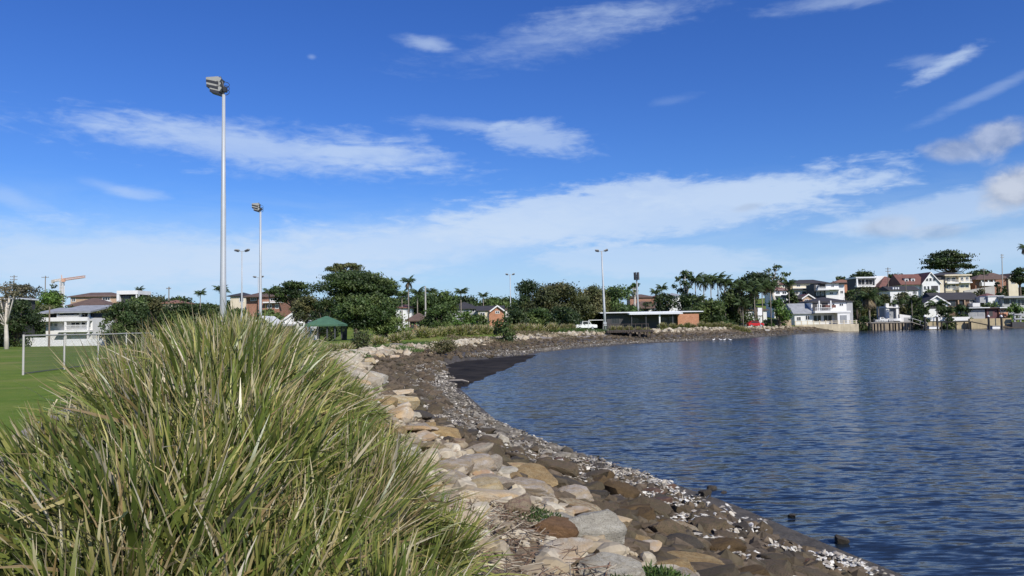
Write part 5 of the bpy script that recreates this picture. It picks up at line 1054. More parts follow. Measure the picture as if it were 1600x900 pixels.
h = House('house', 'red brown roofs on the hill right of the phone mast', 275, 1010); h.wall(985, 464, 1036, 478, W_BRICK, 0, 8); h.hip(983, 1022, 464, 459, R_BROWN, 8); h.hip(1022.5, 1038, 464, 460, R_RED, 8)
h = House('house', 'pale house peeping out left of the palm grove', 250, 1055); h.wall(1046, 462, 1066, 478, W_WHITE, 0, 8); h.hip(1044, 1066, 462, 457, R_GREY, 8); h.win(1052, 464, 1060, 468)
h = House('house', 'white house glimpsed through the trunks of the palm grove', 200, 1180); h.wall(1165, 484, 1198, 506, W_WHITE, 0, 7); h.hip(1165, 1198, 484, 478, R_BROWN, 7, 0, .4); h.win(1170, 488, 1178, 495); h.win(1184, 488, 1192, 495)
# ---- right
h = House('house', 'white two-level waterfront house with slate roof and grey side wing', 202, 1290)
h.wall(1268, 471, 1323, 512, W_WHITE, 0, 9); h.hip(1270, 1324, 471, 463.5, R_DARK, 9, 0, .5); h.wall(1240, 489, 1267.6, 512, W_WHITE, .6, 8); h.ridge(1240, 1268, 489, 473, R_GREY, 8, .6, .5); h.wall(1323.4, 472, 1334, 512, W_GREY, -.5, 8); h.slab(1322, 1335, 470.6, 472, R_DARK, 8, -.4, .2)
h.box('balcony', 1268, 486, 1323, 489, 2.4, .003, W_WHITE); h.rail(1269, 1295, 480.5, 485.8, 2.3, TRIM, 6); h.wall(1303, 489.3, 1322, 512, W_WHITE, 2.2, 0.0); h.box('garage_door', 1307, 493, 1317, 505, 2.3, 2.203, R_GREY); h.box('recess_shade', 1270, 473, 1294, 485.5, .04, .003, W_DARK); h.box('gable_awning', 1286, 477, 1302, 481, 1.8, .05, R_RED)  # thin dark panel on the wall paints the shade behind the balcony
for a in ((1297, 474, 1305, 479), (1311.5, 474, 1318.5, 479)): h.win(*a)
h.win(1256.5, 492, 1263.5, 500, .6); h.win(1243, 494, 1250, 501, .6); h.win(1270, 492, 1283, 503); h.win(1286, 492, 1300, 503); h.win(1277, 475, 1284, 485, .04); h.post(1276, 470, 486, 2.0, .3); h.post(1294, 470, 486, 2.0, .3)
h = House('sea_wall', 'cream block sea wall with post fence before the waterfront house', 193, 1290, cat='wall'); h.wall(1242, 506.5, 1341, 514.5, plain('wall_cream', (.50, .43, .30), .9, .25, .5, .3, 6, grime=.4), 0, .7, True)
for i in range(11): h.post(1243 + i * 9.5, 500.5, 506.4, -.2, .2, W_CREAM, 'fence_post')
h.box('fence_rail', 1243, 501.5, 1340, 502.2, -.25, -.33, W_CREAM); h.box('fence_rail', 1243, 504, 1340, 504.6, -.25, -.33, W_CREAM)
h = House('stone_wall', 'rough tan stone wall end left of the cream sea wall', 187, 1230, cat='wall'); h.wall(1219, 499, 1236, 512, plain('stone_wall_tan', (.42, .33, .22), .95, .35, .8, .8, 5), 0, 2.0, True)
h = House('garden_fence', 'dark paling fence left of the rough stone wall', 186, 1206, cat='fence')
for i in range(14): h.box('paling', 1191.5 + i * 2, 500, 1193.3 + i * 2, 510, 0, -.06, W_DARK)
h.box('fence_rail', 1191, 502, 1219, 502.8, -.062, -.12, W_DARK); h.box('fence_rail', 1191, 507, 1219, 507.8, -.062, -.12, W_DARK)
h = House('house', 'white two-level house with balconies in the middle of the hillside cluster', 262, 1300)
h.wall(1292, 443, 1312, 468, W_WHITE, 0, 8); h.wall(1312.3, 444, 1322, 468, W_WHITE, -.6, 8); h.slab(1284, 1323, 441.8, 443, R_DARK, 8, .6, .3); h.wall(1275, 444, 1291.7, 468, W_DARK, -.8, 8); h.box('balcony', 1276, 451, 1313, 453, 1.8, .003, W_WHITE); h.rail(1277, 1292, 448.4, 450.8, 1.6, TRIM, 5); h.slab(1275, 1293, 453.2, 454, R_GREY, 0, 1.8, .1, 0, 'awning')
for a in ((1300, 445, 1305, 449), (1297, 456, 1303, 460), (1308, 456, 1312 - .5, 461), (1278, 455, 1284, 461), (1286, 455, 1290, 461), (1278, 445, 1283, 450)): h.win(*a, f=-.8 if a[0] < 1291 else 0)
h.win(1315, 454, 1320, 459, -.6)
h = House('house', 'cream house with wide dark hipped roof on the upper left of the hillside', 300, 1268); h.wall(1240, 442, 1297, 456, W_CREAM, 0, 9); h.hip(1240, 1296, 442.5, 436, R_DARK, 9, 0, .8); h.win(1246, 444, 1252, 448); h.win(1266, 444, 1274, 448, bars=2); h.win(1280, 444, 1290, 449, bars=2); h.box('balcony', 1238, 450, 1266, 452, 1.6, .003, W_WHITE)
h = House('house', 'stacked white house with red roofs beside the spindly tree', 248, 1222); h.wall(1210, 452, 1232, 475, W_WHITE, 0, 8); h.hip(1209, 1233, 453, 447, R_RED, 8, 0, .6); h.box('balcony', 1209, 461, 1232, 462.5, 1.6, .003, W_WHITE); h.win(1213, 455, 1220, 460); h.win(1223, 455, 1230, 460); h.win(1213, 464, 1220, 470); h.win(1223, 464, 1230, 470)
h = House('house', 'red tiled house on the skyline behind the stacked white house', 300, 1220); h.wall(1206, 444, 1234, 456, W_CREAM, 0, 8); h.hip(1205, 1236, 444, 438, R_RED, 8); h.win(1212, 445, 1218, 449); h.win(1224, 445, 1230, 449)
h = House('house', 'white house with flat awning below the wide dark hipped roof', 272, 1250); h.wall(1237, 453, 1270, 470, W_WHITE, 0, 8); h.slab(1236, 1271, 450.8, 452.8, R_DARK, 8, .8, .2); h.win(1241, 455, 1249, 460, bars=2); h.win(1254, 455, 1264, 461, bars=2)
h = House('house', 'small tan gabled house behind the waterfront house', 232, 1262); h.wall(1255, 466, 1277, 490, W_TAN, 0, 7); h.gable(1255, 1272, 466, 460.5, R_RED, W_TAN, 7, 0, .4); h.wall(1238, 468, 1254.7, 490, W_BROWN, -.4, 7); h.slab(1236, 1255, 463, 467, R_DARK, 7, 0, .3, .8); h.win(1258, 467.5, 1264, 471); h.win(1268, 467.5, 1274, 471); h.ridge(1232, 1268, 476, 471, R_RED, 6, 1.2, .3)
h = House('house', 'glass-fronted modern box house with white side wall on the hill', 305, 1362); h.wall(1339, 435, 1368, 456, W_DARK, -.5, 8); h.slab(1338, 1370, 432.6, 434.8, R_WHITE, 8, 1.0, .2); h.wall(1368.3, 431.5, 1387, 456, W_WHITE, .4, 8); h.post(1339.5, 435, 447, 1.0, .5); h.win(1343, 436, 1354, 445, -.5, TRIM, 1); h.win(1355, 436, 1366, 445, -.5, TRIM, 1); h.box('balcony', 1338, 446, 1368, 448.5, 1.4, -.497, W_WHITE)
h = House('house', 'orange roofed house left of the glass-fronted box house', 320, 1322); h.wall(1308, 442, 1338, 456, W_ORANGE, 0, 8); h.hip(1306, 1340, 442, 436, R_ORANGE, 8); h.win(1312, 444, 1318, 448); h.win(1326, 444, 1334, 449)
h = House('house', 'big red-roofed house with white gable, arched windows and dormers', 285, 1440, yaw=.0)
h.wall(1441, 442, 1468, 462, W_WHITE, 1.0, 10); h.gable(1441, 1468, 442.5, 426.5, R_RED, W_WHITE, 10, 1.0, .5, 1454); h.wall(1412, 443, 1440.6, 462, W_WHITE, -.5, 10); h.ridge(1410, 1446, 444, 427, R_RED, 10, .2, .5); h.wall(1468.4, 438, 1477, 460, W_CREAM, -.2, 9)
for a in ((1446, 435, 1450.5, 440), (1451.5, 434.5, 1456, 440), (1457, 435, 1462, 440), (1442.5, 447, 1446.5, 453.5), (1448, 447, 1452, 453.5)): h.win(*a, f=1.0, bars=0)
h.box('garage_door', 1454.5, 447, 1465, 454.5, 1.08, 1.003, W_DARK)
for px in (1421, 1431): h.box('dormer', px - 3, 434.5, px + 3, 440, -1.0, -4, W_WHITE); h.win(px - 2.2, 435.5, px + 2.2, 439.5, -1.0, TRIM, 0, 'dormer_window'); h.slab(px - 3.4, px + 3.4, 433.6, 434.4, R_RED, 4.2, -.9, .1, 0, 'dormer_roof')
h = House('house', 'lower wing with skylights and white walls under the red-roofed house', 262, 1418); h.wall(1392, 453, 1436, 470, W_WHITE, 0, 8); h.ridge(1391, 1437, 453, 446, R_DARK, 8, 0, .4)
for px in (1398, 1402, 1406): h.box('skylight', px, 448.5, px + 2, 451.5, -.6, -2.6, R_WHITE)
h.win(1410, 455, 1416, 460); h.win(1427, 454, 1434, 460, bars=2)
h = House('house', 'red hipped roof left of the big red-roofed house', 300, 1396); h.wall(1378, 448, 1412, 460, W_BRICK, 0, 8); h.hip(1376, 1413, 448, 431, R_RED, 9, 0, .4); h.win(1384, 449, 1392, 454)
h = House('flats', 'cream two-level flats with ornate white balconies under the layered fig', 292, 1500, cat='flats')
h.wall(1481, 431, 1500, 456, W_CREAM, -1.2, 9); h.wall(1500.3, 431, 1518, 456, W_CREAM, 0, 9); h.slab(1478, 1519, 428.8, 430.8, W_CREAM, 9, .5, .2); h.hip(1464, 1517, 429, 424.5, R_DARK, 9, 0, .1); h.box('balcony', 1481, 441, 1500, 443, .6, -1.197, W_WHITE); h.box('balcony', 1500, 441, 1518, 442.5, 1.6, .003, W_WHITE); h.rail(1482, 1500, 437, 440.8, .5, TRIM, 5); h.rail(1501, 1517, 437, 440.8, 1.5, TRIM, 5); h.rail(1482, 1500, 448, 452, .5, TRIM, 5)
for a in ((1484, 433, 1490, 440), (1492, 433, 1498, 440), (1484, 444, 1490, 451), (1492, 444, 1498, 451)): h.win(*a, f=-1.2, bars=0)
for a in ((1503, 433, 1508, 439), (1511, 433, 1516, 439), (1503, 445, 1508, 450), (1511, 445, 1516, 450)): h.win(*a)
h.wall(1464, 431, 1480.6, 456, W_DARK, -.6, 9)
h = House('house', 'brown hipped roof house with white porch on the right hillside', 292, 1542); h.wall(1526, 436, 1558, 456, W_BRICK, 0, 8); h.hip(1524, 1561, 436.5, 428, R_BROWN, 8, 1.5, .5); h.box('porch', 1532, 441, 1556, 447, 1.8, .003, W_WHITE)
for px in (1532, 1543, 1551): h.post(px, 436.5, 441, 1.6, .3)
h.win(1535, 437.5, 1541, 441); h.win(1545, 437.5, 1550, 441)
h = House('house', 'dark brown roofed house with cream gable at the right skyline', 312, 1570); h.wall(1546, 434, 1592, 456, W_BRICK, 0, 8); h.hip(1544, 1582, 434.5, 425, R_BROWN, 9, 0, .4); h.gable(1575, 1592, 435, 428, R_BROWN, W_CREAM, 8, 1.0, .3); h.wall(1576, 435.4, 1591, 450, W_CREAM, .8, -.1); h.win(1580, 437, 1586, 444, .8)
h = House('retaining_wall', 'pale sloping retaining wall below the brown hipped roof house', 272, 1532, cat='wall'); h.part('wall', MB().prism([(h.x(1508), -2), (h.x(1556), -2), (h.x(1556), h.z(447)), (h.x(1508), h.z(454))], 'y', 0, .6), CONC)
h = House('house', 'white gable-fronted house with long dark roof above the jetty', 226, 1490)
h.wall(1445, 474, 1482, 500, W_WHITE, 0, 8); h.gable(1445, 1482, 474, 462.5, R_DARK, W_WHITE, 8, 0, .5); h.wall(1482.4, 467, 1532, 500, W_BROWN, -1.0, 8); h.ridge(1464, 1533, 467.5, 456, R_DARK, 9, -.8, .4); h.box('balcony', 1516, 474, 1534, 480, 1.4, -.997, W_WHITE); h.win(1519, 468.5, 1530, 474, -1.0, TRIM, 2)
for px in (1500, 1510): h.post(px, 468, 482, -.5, .3, W_TAN)
h.win(1487, 470, 1497, 478, -1.0, TRIM_D, 1); h.box('recess_shade', 1450, 476, 1478, 482, .04, .003, W_DARK); h.win(1503, 470, 1508, 478, -1.0, TRIM_D, 0)  # dark sheet on the gable front stands in for a shaded hollow
h = House('house', 'white flat-roofed house with small square windows at right', 224, 1556); h.wall(1545, 463, 1568, 490, W_WHITE, 0, 8); h.slab(1544, 1569, 462, 463, R_WHITE, 8, .2, .1); h.win(1552, 469, 1556, 474); h.win(1560, 469, 1564, 474); h.wall(1534, 464, 1544.7, 490, W_GREY, -.6, 7); h.hip(1552, 1572, 462, 457, R_RED, 8, -3, .2)
h = House('house', 'long grey-roofed glazed house at the right edge', 222, 1588); h.wall(1569, 466, 1606, 490, W_GREY, -.6, 8); h.slab(1567, 1610, 462.5, 465.5, R_GREY, 8, .8, .2); h.win(1572, 467, 1580, 475, -.6, TRIM_D, 1); h.win(1592, 467, 1604, 478, -.6, TRIM, 1); h.win(1583, 467, 1590, 475, -.6, TRIM_D, 1)
h = House('boat_shed', 'grey boat shed behind the sea wall', 214, 1526, cat='shed'); h.wall(1513, 484, 1539, 506, W_GREY, 0, 5); h.slab(1511, 1542, 480.4, 481.6, R_WHITE, 5, 1.0, .2); h.wall(1513.2, 481.7, 1538.8, 484, W_DARK, -.3, 4.8, False, 'recess_shade'); h.box('shed_door', 1515, 486, 1525, 494, .05, .003, R_GREY); h.box('shed_door', 1527, 486, 1537, 494, .05, .003, R_GREY)  # strip below the shed roof coloured dark as eave shade
h = House('boat_shed', 'maroon boat shed between the grey and coral sheds', 214, 1550, cat='shed'); h.wall(1542, 482, 1558, 506, plain('maroon', (.12, .055, .06), .8), 0, 5); h.slab(1540, 1560, 480.6, 481.8, R_BROWN, 5, .8, .1); h.box('shed_door', 1545, 485, 1551, 494, .05, .003, W_DARK)
h = House('boat_shed', 'coral pink boat shed with white eave', 214, 1568, cat='shed'); h.wall(1561, 482, 1575, 506, plain('coral', (.52, .26, .17), .8), 0, 5); h.slab(1559.5, 1577, 479.8, 481.4, R_WHITE, 5, 1.0, .2); h.win(1563, 484, 1572, 488)
h = House('house', 'white columned house front left of the sloping ramp wall', 213, 1395); h.wall(1386, 478, 1402, 505, W_GREY, -.6, 6); h.post(1386.5, 474, 500, .2, .9, W_WHITE, 'column'); h.post(1402.5, 474, 500, .2, .9, W_WHITE, 'column'); h.slab(1385, 1404, 479.5, 481, W_WHITE, 5, .4, .1); h.box('garage_door', 1389, 484, 1400, 494, -.55, -.597, R_GREY)
h = House('ramp_wall', 'white sloping wall beside the boat ramp', 212.5, 1420, cat='wall'); h.part('wall', MB().prism([(h.x(1405), -2), (h.x(1434), -2), (h.x(1434), h.z(500)), (h.x(1424), h.z(493.5)), (h.x(1405), h.z(490.5))], 'y', 0, 1.2), W_WHITE); h.box('panel', 1412, 496, 1428, 504, .05, .003, W_GREY); h.box('post', 1430.5, 497, 1434.5, 509, .3, .003, W_WHITE)
# ------------------------------------------------------------------ floodlights
GALV = plain('galvanised_steel', (.41, .43, .44), .5, .12, .4, metal=.1); LAMP_G = plain('lamp_body', (.34, .33, .30), .5, .12, 1.5); LAMP_D = plain('lamp_dark', (.035, .035, .04), .5, .2, 1.5)
def flood_pole(label, px, ytop, d, heads, r0=.17, r1=.085, lean=0.0):
    t = PD(px, ytop, d); x, y = t[0], t[1]; z0 = tz(x, y); H = t[2] - z0; root = empty('floodlight_pole', (x, y, z0)); root.rotation_euler = (0, lean, 0); tag(root, label, 'light pole', 'sports field floodlight poles')
    MB().tube([(0, 0, 0), (0, 0, H * .30), (0, 0, H * .302), (0, 0, H * .62), (0, 0, H * .622), (0, 0, H)], [r0, r0 * .86, r0 * .82, r0 * .68, r0 * .64, r1], 12).build('mast', GALV, root, smooth=True)
    MB().box(-.3, -.3, -.1, .3, .3, .06).build('base_plate', CONC, root); MB().box(-r0 - .02, -r0 - .1, .8, r0 + .02, -r0 * .6, 1.5).build('hatch', GALV, root)
    if heads == 'stack':      # three tilted lamps one above the other, seen from behind and below
        MB().tube([(0, 0, H - .1), (0, 0, H + .28), (-.05, 0, H + .62), (-.2, 0, H + 1.0)], .05, 8).build('bracket', LAMP_D, root)
        for i, (dx, dz, w) in enumerate(((-.34, .24, .66), (-.45, .50, .80), (-.45, .76, .84))):
            lamp = MB(); lamp.prism([(-w / 2, -.02), (w / 2 - .1, -.10), (w / 2, .10), (w / 2 - .2, .20), (-w / 2, .10)], 'y', -.28, .28); o = lamp.build('lamp_head', LAMP_G, root, (dx, 0, H + dz)); o.rotation_euler = (0, R(6), 0)
            MB().prism([(-w / 2 + .02, -.16), (w / 2 - .12, -.27), (w / 2 - .14, -.105), (-w / 2 + .02, -.03)], 'y', -.285, .26).build('lens', LAMP_D, o)
        for k in range(3):
            c = [(.02 + .02 * k, .03 * k, H + .75 - .22 * k)] + [(.02 + .28 * math.sin(a), .05, H + .55 - .2 * k + .17 * math.cos(a)) for a in np.linspace(.2, 3.6, 7)]; MB().tube(c, .018, 5).build('cable', LAMP_D, root)
        MB().box(.0, -.1, H + .15, .16, .12, H + .42).build('gear_box', LAMP_D, root)
    else:
        w = heads; MB().tube([(-w, 0, H - .05), (w, 0, H - .05)], .05, 6).build('crossarm', GALV, root)
        for sx in (-1, 1):
            for k in range(2):
                lamp = MB(); lamp.prism([(-.36, -.05), (.3, -.14), (.36, .06), (.2, .16), (-.36, .06)], 'y', -.25, .25); o = lamp.build('lamp_head', LAMP_D if k == 0 else LAMP_G, root, (sx * w * .95, .35 * k - .1, H + .02 + .16 * k)); o.rotation_euler = (0, R(-14 * sx), 0)
                MB().box(-.3, -.2, -.16, .26, .2, -.12).build('lens', LAMP_D, o)
flood_pole('nearest and tallest floodlight pole, three stacked lamps, rising from the grass', 349.5, 148, 41, 'stack', .19, .085)
flood_pole('second tallest floodlight pole right of the nearest one', 407, 331, 82, 'stack', .19, .10)
flood_pole('thin floodlight pole with two lamps between the two tall ones', 378, 392, 127, .9, .17, .09)
flood_pole('faint far floodlight pole close left of the second tallest', 403.5, 433, 192, 1.0, .17, .10)
flood_pole('pale far floodlight pole in the middle beside the dark rounded tree', 797, 429, 196, .9, .18, .11)
flood_pole('white floodlight pole beside the timber deck', 943, 392, 137, .85, .25, .12, R(-1.4))
# ------------------------------------------------------------------ chain-link fence panels on the field
def fence():
    p = [P(36, 588.5, 1.10), P(100, 580, 1.09), P(153, 572, 1.08), P(197, 566, 1.07), P(236, 561, 1.06)]; h = 1.66; z = [tz(*q) for q in p]
    root = empty('chain_link_fence', (p[0][0], p[0][1], z[0])); tag(root, 'white-posted chain-link fence on the field behind the grass clump', 'fence'); ox, oy, oz = p[0][0], p[0][1], z[0]
    W_ = plain('post_white', (.46, .44, .40), .7, .15, 1.2, grime=.2); Wd = plain('mesh_wire', (.10, .10, .10), .6)
    for q, zz in zip(p, z): MB().tube([(q[0] - ox, q[1] - oy, zz - oz - .2), (q[0] - ox, q[1] - oy, zz - oz + h)], .042, 8).build('post', W_, root)
    for i in range(4):
        a = np.array((p[i][0] - ox, p[i][1] - oy, z[i] - oz)); b = np.array((p[i + 1][0] - ox, p[i + 1][1] - oy, z[i + 1] - oz)); up = np.array((0, 0, 1.0))
        MB().tube([a + up * (h - .05), b + up * (h - .05)], .035, 6).build('top_rail', W_, root); MB().tube([a + up * .06, b + up * .06], .02, 6).build('bottom_wire', Wd, root)
        mb = MB(); L = np.linalg.norm(b - a); n = int(L / .13)
        for k in range(-int(1.5 / .13), n):
            for s in (1, -1):
                u0, u1 = k * .13 / L, (k * .13 + 1.5) / L; z0, z1 = .08, 1.58
                if u0 < 0: z0 = .08 + (-u0) * L; u0 = 0
                if u1 > 1: z1 = 1.58 - (u1 - 1) * L; u1 = 1
                if z1 <= z0: continue
                q0 = a + (b - a) * (u0 if s > 0 else 1 - u0) + up * z0; q1 = a + (b - a) * (u1 if s > 0 else 1 - u1) + up * z1; mb.tube([q0, q1], .003, 3, False)
        mb.build('chain_link_mesh', Wd, root)
fence()
# ------------------------------------------------------------------ poles, mast, crane
TIMB = plain('pole_timber', (.20, .16, .12), .9, .25, 2)
def power_pole(label, px, yt, d, arms=1, w=1.1, mat=None, r=.14, lean=0.0):
    t = PD(px, yt, d); x, y = t[0], t[1]; z0 = tz(x, y); H = t[2] - z0; root = empty('power_pole', (x, y, z0)); root.rotation_euler = (0, lean, 0); tag(root, label, 'power pole', 'timber power poles'); MB().tube([(0, 0, -.3), (0, 0, H)], [r * 1.25, r * .85], 8).build('pole', mat or TIMB, root)
    for k in range(arms):
        z = H - .5 - .9 * k; MB().box(-w, -.2, z - .06, w, -.09, z + .07).build('crossarm', mat or TIMB, root)
        for q in (-.9, -.4, .4, .9): MB().tube([(q * w, -.14, z + .07), (q * w, -.14, z + .25)], .05, 6).build('insulator', TRIM_D, root)
    return root
power_pole('timber power pole on the far left skyline', 22, 430, 230, 2); power_pole('second power pole on the left skyline beside the crane', 71, 431, 235, 1); power_pole('power pole above the grass left of nearest floodlight', 264, 448, 190, 1, .6); power_pole('thin pole before the white three-level house', 77.5, 479, 118, 0, r=.12); power_pole('pale pole beside the small brown hut', 664.5, 447, 122, 0, mat=CONC, r=.13)
power_pole('power pole left of the big red-roofed house', 1386, 418, 265, 2, .9, lean=R(1)); power_pole('power pole below the dormers of the red-roofed house', 1415, 440, 250, 0); power_pole('power pole before the brown hipped roof house', 1536, 419, 266, 1, 1.1, lean=R(1)); power_pole('tall pale pole on the right skyline', 1563.5, 397, 300, 2, .7, CONC, .17, R(1.5)); power_pole('thin pole at the right of the palm grove', 1097, 470, 170, 0, mat=CONC)
t = PD(996.5, 429, 200); z0 = tz(t[0], t[1]); H = t[2] - z0; root = empty('phone_mast', (t[0], t[1], z0)); root.rotation_euler = (0, R(-1.5), 0); tag(root, 'mobile phone mast with panel antennas above the clubhouse', 'mast')
MB().tube([(0, 0, -.3), (0, 0, H)], [.32, .2], 10).build('pole', GALV, root)
for k in range(6): a = k * 1.047; MB().box(-.16, -.09, -1.0, .16, .09, 1.0).build('antenna', TRIM_D, root, (.62 * math.cos(a), .62 * math.sin(a), H - .4)).rotation_euler = (0, 0, a + 1.57)
MB().tube([(-.7, 0, H - .5), (.7, 0, H - .5)], .05, 6).tube([(0, -.7, H - .5), (0, .7, H - .5)], .05, 6).build('antenna_frame', GALV, root)
# crane
d = 520; t = PD(97, 437, d); z0 = tz(t[0], t[1]); H = t[2] - z0; root = empty('tower_crane', (t[0], t[1], z0)); tag(root, 'orange and white tower crane on the far left skyline', 'crane'); OR = plain('crane_orange', (.58, .33, .22), .6, .1); CW = plain('crane_white', (.70, .62, .55), .6, .1)
def lattice(a, b, w, n, r):
    mb = MB(); a, b = np.array(a, float), np.array(b, float); ax = b - a; hz = abs(ax[2]) < abs(ax[0]); e1, e2 = (np.array((0, 1.0, 0)), np.array((0, 0, 1.0))) if hz else (np.array((1.0, 0, 0)), np.array((0, 1.0, 0)))
    cs = [e1 * sx * w / 2 + e2 * sy * w / 2 for sx, sy in ((-1, -1), (1, -1), (1, 1), (-1, 1))]
    for c in cs: mb.tube([a + c, b + c], r, 4)
    for i in range(n):
        p, q = a + ax * i / n, a + ax * (i + 1) / n
        for j in range(4): mb.tube([p + cs[j], q + cs[(j + 1) % 4]], r * .7, 4); mb.tube([p + cs[j], p + cs[(j + 1) % 4]], r * .7, 4)
    return mb
k = d / F; lattice((0, 0, -1), (0, 0, H), 2.0, 26, .16).build('tower', CW, root); lattice((1, 0, H), (36 * k, 0, H + 4.2 * k), 1.4, 18, .13).build('jib', OR, root); lattice((-1, 0, H), (-15 * k, 0, H - 2 * k), 1.4, 8, .13).build('counter_jib', CW, root)
MB().box(-15 * k - .3, -1, H - 2 * k - 1.5, -13 * k, 1, H - 2 * k + .8).build('counterweight', CONC, root); MB().box(.6, -1.8, H - 1.6, 2.8, -.7, H + .5).build('cab', OR, root); MB().tube([(0, 0, H), (-.5, 0, H + 3.4)], [.5, .2], 4).build('apex', OR, root)
# ------------------------------------------------------------------ vehicles, goal, deck
def wheelset(root, xs, r, y0, y1):
    for x in xs:
        for y in (y0, y1): o = MB().tube([(x, y - .1, r), (x, y + .1, r)], r, 14).build('wheel', TRIM_D, root); MB().tube([(x, y - .115, r), (x, y + .115, r)], r * .55, 10).build('rim', GALV, o)
def car(name, label, px, py, d, paint, ute=False, rz=0, L=4.3):
    q = PD(px, py, d); root = empty(name, (q[0], q[1], tz(q[0], q[1])), rz); tag(root, label, 'car' if not ute else 'utility vehicle'); k = L / 4.3
    if ute: prof = [(-2.3, .45), (2.4, .45), (2.45, .85), (2.3, 1.05), (1.2, 1.12), (.75, 1.72), (-.75, 1.76), (-.85, 1.1), (-2.3, 1.1)]; cab = [(.98, 1.15), (.66, 1.66), (-.66, 1.7), (-.7, 1.15)]
    else: prof = [(-2.1, .4), (2.1, .4), (2.15, .7), (1.9, .9), (1.0, 1.0), (.35, 1.42), (-1.1, 1.45), (-1.8, 1.02), (-2.12, .95)]; cab = [(.82, 1.0), (.28, 1.36), (-1.05, 1.39), (-1.6, 1.02)]
    b = MB(); b.prism([(x * k, z) for x, z in prof], 'y', -.85, .85); b.build('body', paint, root)
    for y0, y1 in ((-.87, -.853), (.853, .87)): MB().prism([(x * k, z) for x, z in cab], 'y', y0, y1).build('side_window', GL, root)
    wheelset(root, (-1.35 * k, 1.35 * k), .33, -.8, .8)
    for y in (-.6, .6): MB().box(2.08 * k, y - .15, .68, 2.2 * k, y + .15, .82).build('headlight', TRIM, root); MB().box(-2.36 * k, y - .12, .72, -2.05 * k, y + .12, .86).build('tail_light', R_RED, root)
    MB().box(2.1 * k, -.8, .42, 2.25 * k, .8, .6).build('bumper', TRIM_D, root)
PW = plain('paint_white', (.72, .72, .70), .3, .04); PR = plain('paint_red', (.50, .02, .02), .3, .06)
car('utility_vehicle', 'white utility vehicle parked under trees left of the goal', 913, 510, 150, PW, True, R(20)); car('parked_car', 'red car parked at the right end of the round tussocks', 1180, 508, 166, PR, False, 0, 3.4)
car('parked_car', 'small white car left of the white utility vehicle', 898, 511, 158, PW, False, R(25), 3.6)
def goal():
    d = 142; a = PD(920, 511, d); b = PD(944, 511, d); z = tz(a[0], d); w = b[0] - a[0]; root = empty('goal_frame', (a[0], d, z)); tag(root, 'white football goal frame beside the white pole', 'goal'); h = 1.9
    for x in (0, w): MB().tube([(x, 0, 0), (x, 0, h)], .06, 6).build('post', TRIM, root); MB().tube([(x, 0, h), (x, 1.1, h * .9), (x, 1.8, .02)], .04, 6).build('back_stay', TRIM, root)
    MB().tube([(0, 0, h), (w, 0, h)], .06, 6).build('crossbar', TRIM, root); MB().tube([(0, 1.8, .03), (w, 1.8, .03)], .04, 6).build('ground_bar', TRIM, root)
goal()
def deck():
    d = 119; a = PD(949, 516, d); b = PD(1021, 516, d); W = b[0] - a[0]; z = PD(985, 516, d)[2]; root = empty('timber_deck', (a[0], d, 0)); tag(root, 'dark timber lookout deck on posts over the rocks', 'deck'); m = plain('deck_timber', (.07, .055, .045), .85, .3, 2); n = 22
    for i in range(n): MB().box(W * i / n + .02, 0, z - .09, W * (i + 1) / n - .02, 4.5, z).build('plank', m, root)
    for yy in (.1, 2.2, 4.3): MB().box(-.1, yy - .08, z - .34, W + .1, yy + .08, z - .095).build('bearer', m, root)
    for k in range(n): MB().box(W * k / n + .05, -.06, z - .34, W * k / n + .17, .015, z - .1).build('joist_end', m, root)
    for x in (W * .5, W * .7, W * .97):
        for yy in (.35, 4.2): MB().box(x - .16, yy - .16, tz(a[0] + x, d + yy) - .2, x + .16, yy + .16, z - .35).build('post', m, root)
    for x in np.linspace(0, W, 8): MB().box(x - .05, 4.5, z - .1, x + .05, 4.6, z + 1.0).build('rail_post', m, root)
    MB().box(-.1, 4.49, z + .93, W + .1, 4.61, z + 1.0).build('handrail', m, root)
deck()
q = PD(1188, 508, 160); root = empty('park_sign', (q[0], 160, tz(q[0], 160))); tag(root, 'blank white sign on a post beside the red car', 'sign'); zt = PD(1188, 481, 160)[2] - root.location.z; MB().tube([(0, 0, -.1), (0, 0, zt)], .05, 6).build('post', GALV, root); MB().box(-.45, -.08, zt - 1.6, .45, -.052, zt).build('board', TRIM, root)
q = PD(1198, 509, 160); o = MB().box(-.5, -.3, -.05, .5, .3, .32).build('concrete_block', CONC, None, (q[0], 160, tz(q[0], 160))); tag(o, 'pale concrete block beside the white sign', 'block')
# ------------------------------------------------------------------ jetty and sea walls
PILE = plain('pile_black', (.03, .028, .026), .8, .3, 2); DK = plain('jetty_deck', (.30, .27, .23), .85, .25, 1.5); WALLC = plain('sea_wall_stain', (.42, .34, .20), .9, .35, .4, .4, 4, grime=.5)
h = House('sea_wall', 'stained cream sea wall below the boat sheds', 207, 1548, cat='wall'); h.wall(1515, 497.5, 1580, 516, WALLC, 0, .8, True)
h = House('sea_wall', 'white topped sea wall behind the pontoon', 209, 1482, cat='wall'); h.wall(1434, 501.5, 1514.6, 516, WALLC, 0, .8, True); h.box('coping', 1450, 495.5, 1514, 501.3, .2, -.6, W_WHITE)
h = House('sea_wall', 'brown stained sea wall under the jetty, left end', 210, 1388, cat='wall'); h.wall(1343, 503, 1433.6, 516, plain('sea_wall_brown', (.30, .24, .17), .9, .35, .4, .4, 4, grime=.5), 0, .8, True)
h = House('sea_wall', 'dark sea wall and boat cradle at the right edge', 205, 1600, cat='wall'); h.wall(1581, 503, 1640, 517, W_DARK, 0, .8, True); h.box('cradle', 1584, 490, 1620, 492, .3, -.5, W_GREY); h.box('cradle', 1584, 497, 1620, 499, .3, -.5, W_GREY)
